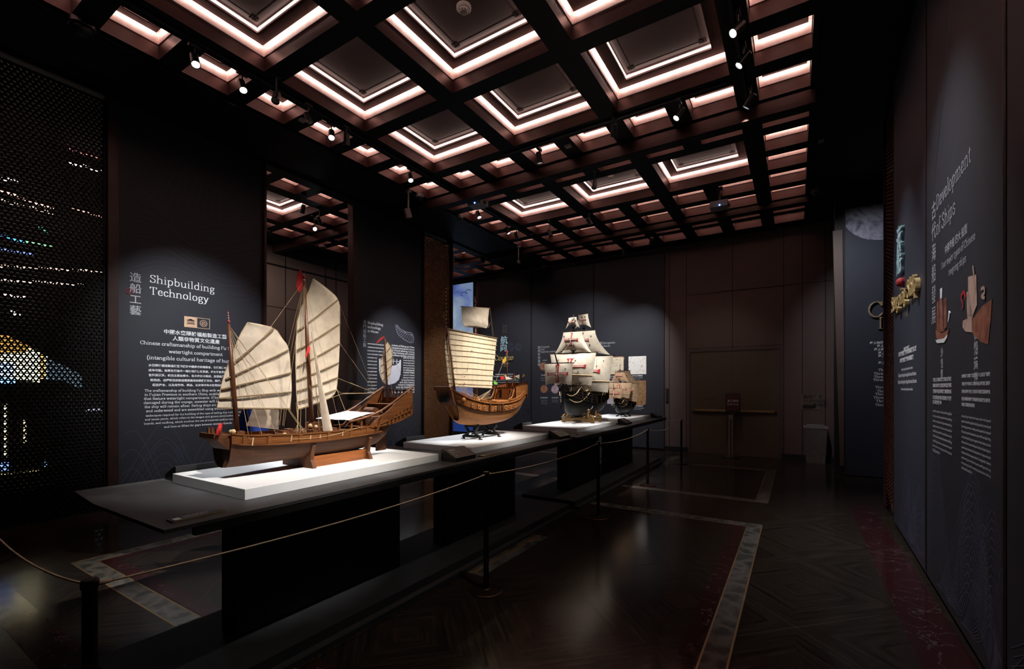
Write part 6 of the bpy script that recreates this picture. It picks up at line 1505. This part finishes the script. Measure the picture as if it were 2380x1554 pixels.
MB().add([(.36 + sx_ * w_, 11.93 + sy * w_ * .8, z) for z, w_ in ((0, .17), (.76, .21)) for sx_, sy in ((-1, -1), (1, -1), (1, 1), (-1, 1))], [(3, 2, 1, 0), (4, 5, 6, 7), (0, 1, 5, 4), (1, 2, 6, 5), (2, 3, 7, 6), (3, 0, 4, 7)]).build('body', mat('dull grey bin', (.10, .085, .08), .5), t)
MB().box(.14, .58, 11.755, 12.10, .755, .80).box(.20, .52, 11.80, 12.06, .80, .83).build('lid', M['grey_plastic'], t)
q0, q1 = onY(1861, 951, YB - .012), onY(1906, 916, YB - .012)
t = thing('wall_notice', ((q0.x + q1.x) / 2, YB - .01, q0.z), 'rectangular notice with dark letters on the wall above the waste bin', 'notice')
MB().box(q0.x, q1.x, YB - .012, YB, q0.z, q1.z).build('board', mat('tan notice board', (.10, .075, .055), .6), t)
b = MB(); h = q1.z - q0.z
for i, s in enumerate(('請勿進食', 'SILENCIO DE', 'NAO COMER')):
    if i == 0: cjk(b, s, (q0.x + .05, YB - .013, q1.z - .09), BX, PZ, .09, weight=.03)
    else: write(b, s, (q0.x + .05, YB - .013, q1.z - .09 - i * .085), BX, PZ, .075, bold=1.5)
b.box(q1.x - .13, q1.x - .08, YB - .016, YB - .012, q0.z + .03, q0.z + .14); b.box(q0.x + .04, q0.x + .24, YB - .016, YB - .012, q0.z + .02, q0.z + .10); b.build('notice_lettering', M['dark_plastic'], t)
q = onY(1945, 930, YB); tag(MB().box(q.x - .04, q.x + .04, YB - .02, YB, q.z - .06, q.z + .06).build('wall_switch', M['wall_dark'], None), 'small switch plate at the right end of the back wall', 'switch')

# ------------------------------------------------------------------ the hall beyond the lattice
t = thing('light_sculpture', (-11.2, 2.9, 0), 'big glowing yellow and blue wall display shining through the black lattice', 'display')
qa = lambda u, v: onX(u, v, -11.3)
def glow(nm, pts, col, s): MB().prism([qa(u, v) for u, v in pts], (-.04, 0, 0)).build(nm, emis(nm + ' light', col, s), t)
glow('amber_panel', [(-90, 765), (20, 780), (75, 808), (75, 818), (-90, 818)], (1, .55, .12), .8)
glow('white_panel', [(-90, 820), (62, 820), (62, 806), (92, 818), (92, 888), (-90, 862)], (1, .93, .62), 6)
glow('blue_panel', [(-90, 840), (30, 842), (36, 890), (-90, 900)], (.25, .45, 1), 2.6)
glow('amber_column', [(93, 822), (106, 826), (106, 880), (93, 880)], (1, .62, .2), 1.4)
glow('pale_column', [(106, 826), (110, 827), (110, 882), (106, 882)], (.6, .9, 1), 3)
glow('grey_panel', [(114, 834), (152, 850), (190, 872), (190, 905), (150, 884), (114, 882)], (.35, .55, .75), .35)
glow('lower_panel', [(-90, 1106), (46, 1100), (90, 1092), (93, 1116), (-90, 1130)], (1, .85, .4), 1.3)
glow('lower_blue_panel', [(-90, 1076), (20, 1074), (20, 1094), (-90, 1096)], (.2, .35, 1), 2)
glow('left_strip', [(56, 975), (61, 975), (61, 1030), (56, 1030)], (1, .85, .45), 2); glow('strip', [(10, 938), (16, 938), (16, 1062), (10, 1062)], (1, .9, .6), 1.6)
glow('small_blue', [(105, 1074), (110, 1072), (108, 1085), (104, 1086)], (.35, .6, 1), 1.5); glow('dots_panel', [(200, 952), (245, 945), (245, 955), (200, 958)], (.8, .8, 1), .6)
MB().box(-11.38, -11.33, 1.2, 4.4, .2, 2.6).build('backing', M['black'], t)
t = thing('glow_point_row', (-9.4, 2.6, 4.2), 'rows of small warm and coloured glowing points seen through the black lattice', 'lamps')  # small emissive blocks in rows, standing for distant lights
qh = lambda u, v: onX(u, v, -9.4)
def row(u0, v0, u1, v1, n, col, s, r=.012, nm='glow_points'):
    b = MB(); rr = random.Random(int(u0 * 7 + v0))
    for i in range(n):
        q = qh(lerp(u0, u1, (i + rr.uniform(-.2, .2)) / max(n - 1, 1)), lerp(v0, v1, i / max(n - 1, 1)) + rr.uniform(-2, 2)); b.obox(q, (r, 0, 0), (0, r * 1.9, 0), (0, 0, r * .7))
    b.build(nm, emis('glow point light', col, s), t)
for a in ((0, 122, 60, 150, 7, (1, .25, .18), 1.4, .03), (125, 195, 236, 232, 12, (1, .22, .16), 1.3, .03), (60, 265, 95, 275, 6, (1, .5, .4), 3, .014), (125, 285, 245, 327, 16, (1, .55, .45), 3, .012), (165, 378, 246, 400, 9, (1, .9, .8), 5, .014),
          (0, 412, 40, 422, 4, (1, .9, .8), 5, .016), (0, 442, 120, 484, 16, (1, .5, .4), 3.5, .014), (0, 465, 118, 494, 14, (1, .7, .6), 3.5, .012), (170, 484, 245, 508, 8, (1, .45, .35), 3, .012), (0, 545, 60, 565, 12, (.1, .5, 1), 2, .012), (60, 560, 118, 572, 8, (.3, .8, .4), 1.8, .014), (0, 578, 70, 592, 9, (.2, .3, 1), 2.5, .014),
          (0, 618, 245, 632, 30, (1, .6, .45), 3, .012), (0, 650, 190, 662, 22, (1, .7, .6), 3, .012), (10, 685, 60, 690, 6, (1, .75, .7), 3, .012), (28, 725, 40, 730, 2, (1, 1, 1), 6, .016), (95, 530, 105, 540, 3, (.2, .9, .7), 1.8, .012), (195, 310, 246, 325, 6, (1, .9, .9), 3, .012), (160, 345, 246, 372, 9, (1, .35, .3), 1.4, .01)):
    row(*a)
for k in range(5): MB().tube([qh(-20 + k * 60, 100 + k * 25), (-9.4, qh(-20 + k * 60, 100).y, ZB)], .006, 5).build('wire', M['dark_plastic'], t)
t = thing('pale_wall_display', (-11.2, 9.6, 0), 'pale lit wall display seen through the copper lattice', 'display')
for (pts, col, s) in (([(995, 672), (1036, 712), (1036, 726), (997, 740)], (.62, .72, .85), .75), ([(1020, 830), (1036, 836), (1034, 875), (1018, 868)], (.15, .55, .9), 1.3), ([(1010, 778), (1036, 780), (1036, 790), (1010, 788)], (.6, .65, .6), .4), ([(1008, 862), (1014, 862), (1014, 892), (1008, 892)], (.2, .4, 1), .7), ([(980, 935), (1012, 940), (1012, 950), (980, 952)], (.9, .95, 1), 1.1)):
    MB().prism([onX(u, v, -11.3) for u, v in pts], (-.03, 0, 0)).build('lit_panel', emis('pale lit panel', col, s), t)
MB().box(-11.38, -11.33, 9, 12, .5, 3.8).build('backing', M['black'], t)

# ------------------------------------------------------------------ people behind the table
def person(x, y, face, label, jm, hgt=1.0, hair=.098):
    t = thing('person', (x, y, 0), label, 'person')
    cf, sf = math.cos(face), math.sin(face)
    T = lambda a, f, z: Vector((x + a * cf - f * sf, y + a * sf + f * cf, z * hgt))   # a: to the side, f: forward
    def skinned(nm, V, E, R, m, par, root=0, sub=2):
        me = bpy.data.meshes.new(nm); base = WLOC[par.name] if par else Vector()
        me.from_pydata([tuple(v - base) for v in V], E, []); me.materials.append(m)
        o = bpy.data.objects.new(nm, me); C.objects.link(o); o.parent = par
        s = o.modifiers.new('s', 'SKIN'); s.use_smooth_shade = True
        for i, d in enumerate(me.skin_vertices[0].data): d.radius = R[i] if isinstance(R[i], tuple) else (R[i], R[i]); d.use_root = (i == root)
        u = o.modifiers.new('u', 'SUBSURF'); u.levels = sub; u.render_levels = sub
        WLOC[o.name] = base.copy(); return o
    V = [T(0, 0, .96), T(0, 0, 1.12), T(0, 0, 1.30), T(0, .01, 1.44), T(0, .02, 1.52), T(0, .03, 1.60), T(0, .035, 1.70)]
    R = [(.15, .11), (.14, .10), (.16, .11), (.10, .08), .052, (.072, .085), (.065, .08)]; E = [(i, i + 1) for i in range(6)]
    for s in (-1, 1):
        n = len(V); V += [T(s * .10, 0, .90), T(s * .11, .02, .50), T(s * .11, -.01, .09), T(s * .115, .12, .035)]; R += [.09, .058, .040, .032]; E += [(0, n), (n, n + 1), (n + 1, n + 2), (n + 2, n + 3)]
        n = len(V); V += [T(s * .18, 0, 1.40), T(s * .23, .02, 1.12), T(s * .20, .16, .93), T(s * .18, .22, .88)]; R += [.055, .043, .034, .030]; E += [(3, n), (n, n + 1), (n + 1, n + 2), (n + 2, n + 3)]
    body = skinned('body', V, E, R, M['skin'], t)
    V = [T(0, 0, .86), T(0, 0, 1.05), T(0, 0, 1.22), T(0, 0, 1.36), T(0, .005, 1.455)]; R = [(.185, .15), (.178, .14), (.185, .14), (.18, .125), (.075, .075)]; E = [(i, i + 1) for i in range(4)]
    for s in (-1, 1):
        n = len(V); V += [T(s * .185, 0, 1.395), T(s * .235, .02, 1.12), T(s * .205, .15, .945)]; R += [.075, .060, .048]; E += [(3, n), (n, n + 1), (n + 1, n + 2)]
    skinned('jacket', V, E, R, jm, t)
    V = [T(0, 0, .95)]; R = [(.16, .13)]; E = []
    for s in (-1, 1):
        n = len(V); V += [T(s * .10, 0, .84), T(s * .112, .015, .50), T(s * .112, -.008, .10)]; R += [.105, .075, .062]; E += [(0, n), (n, n + 1), (n + 1, n + 2)]
    skinned('trousers', V, E, R, M['dark_cloth'], t)
    for s in (-1, 1):
        MB().lathe([(.045, 0), (.05, .03), (.04, .075), (.0, .085)], T(s * .112, .03, 0), 12).obox(T(s * .115, .09, .03), (.042 * cf, .042 * sf, 0), (-.075 * sf, .075 * cf, 0), (0, 0, .03)).build('shoe', M['dark_cloth'], t)
        for q in range(5):
            a = T(s * (.155 + .013 * q), .235, .872 - .004 * abs(q - 2)); d = T(s * (.155 + .013 * q), .275 + .01 * (2 - abs(q - 2)), .850); MB().tube([a, a.lerp(d, .5) + Vector((0, 0, .004)), d], [.0085, .008, .006], 6).build('finger', M['skin'], body)
    c = T(0, .035, 1.665); f_ = Vector((-sf, cf, 0)); sd = Vector((cf, sf, 0))
    b = MB(); vs = []
    for i in range(11):
        for q in range(18):
            th = PI * i / 10 * .62; ph = 2 * PI * q / 18; p = sd * (math.sin(th) * math.cos(ph) * hair) + f_ * (math.sin(th) * math.sin(ph) * hair * 1.12) + Vector((0, 0, math.cos(th) * hair * 1.15))
            if p.dot(f_) > hair * .62: p -= f_ * (p.dot(f_) - hair * .62)
            vs.append(c - f_ * .012 + p)
    b.add(vs, [(i * 18 + q, i * 18 + (q + 1) % 18, (i + 1) * 18 + (q + 1) % 18, (i + 1) * 18 + q) for i in range(10) for q in range(18)]); b.build('hair', M['hair'], t, smooth=True)
    b = MB().obox(c + f_ * .095 + Vector((0, 0, -.03)), sd * .012, f_ * .014, (0, 0, .022)); b.build('nose', M['skin'], body)
    for s in (-1, 1):
        MB().ball(c + f_ * .082 + sd * .03 * s + Vector((0, 0, .0)), .010, 6).build('eye', M['dark_plastic'], body); MB().ball(c + sd * .075 * s + Vector((0, 0, -.02)), .018, 6, 1.5).build('ear', M['skin'], body)
    MB().obox(c + f_ * .086 + Vector((0, 0, -.072)), sd * .022, f_ * .006, (0, 0, .005)).build('mouth', M['red_print'], body)
    return t
person(-4.75, 2.57, -.484, 'person in a blue jacket standing behind the brown junk, mostly hidden by its sails', M['jacket'], .99)
person(-4.60, 3.74, .88, 'person with dark hair and dark clothing behind the stern of the brown junk', M['dark_cloth'], .92, .115)
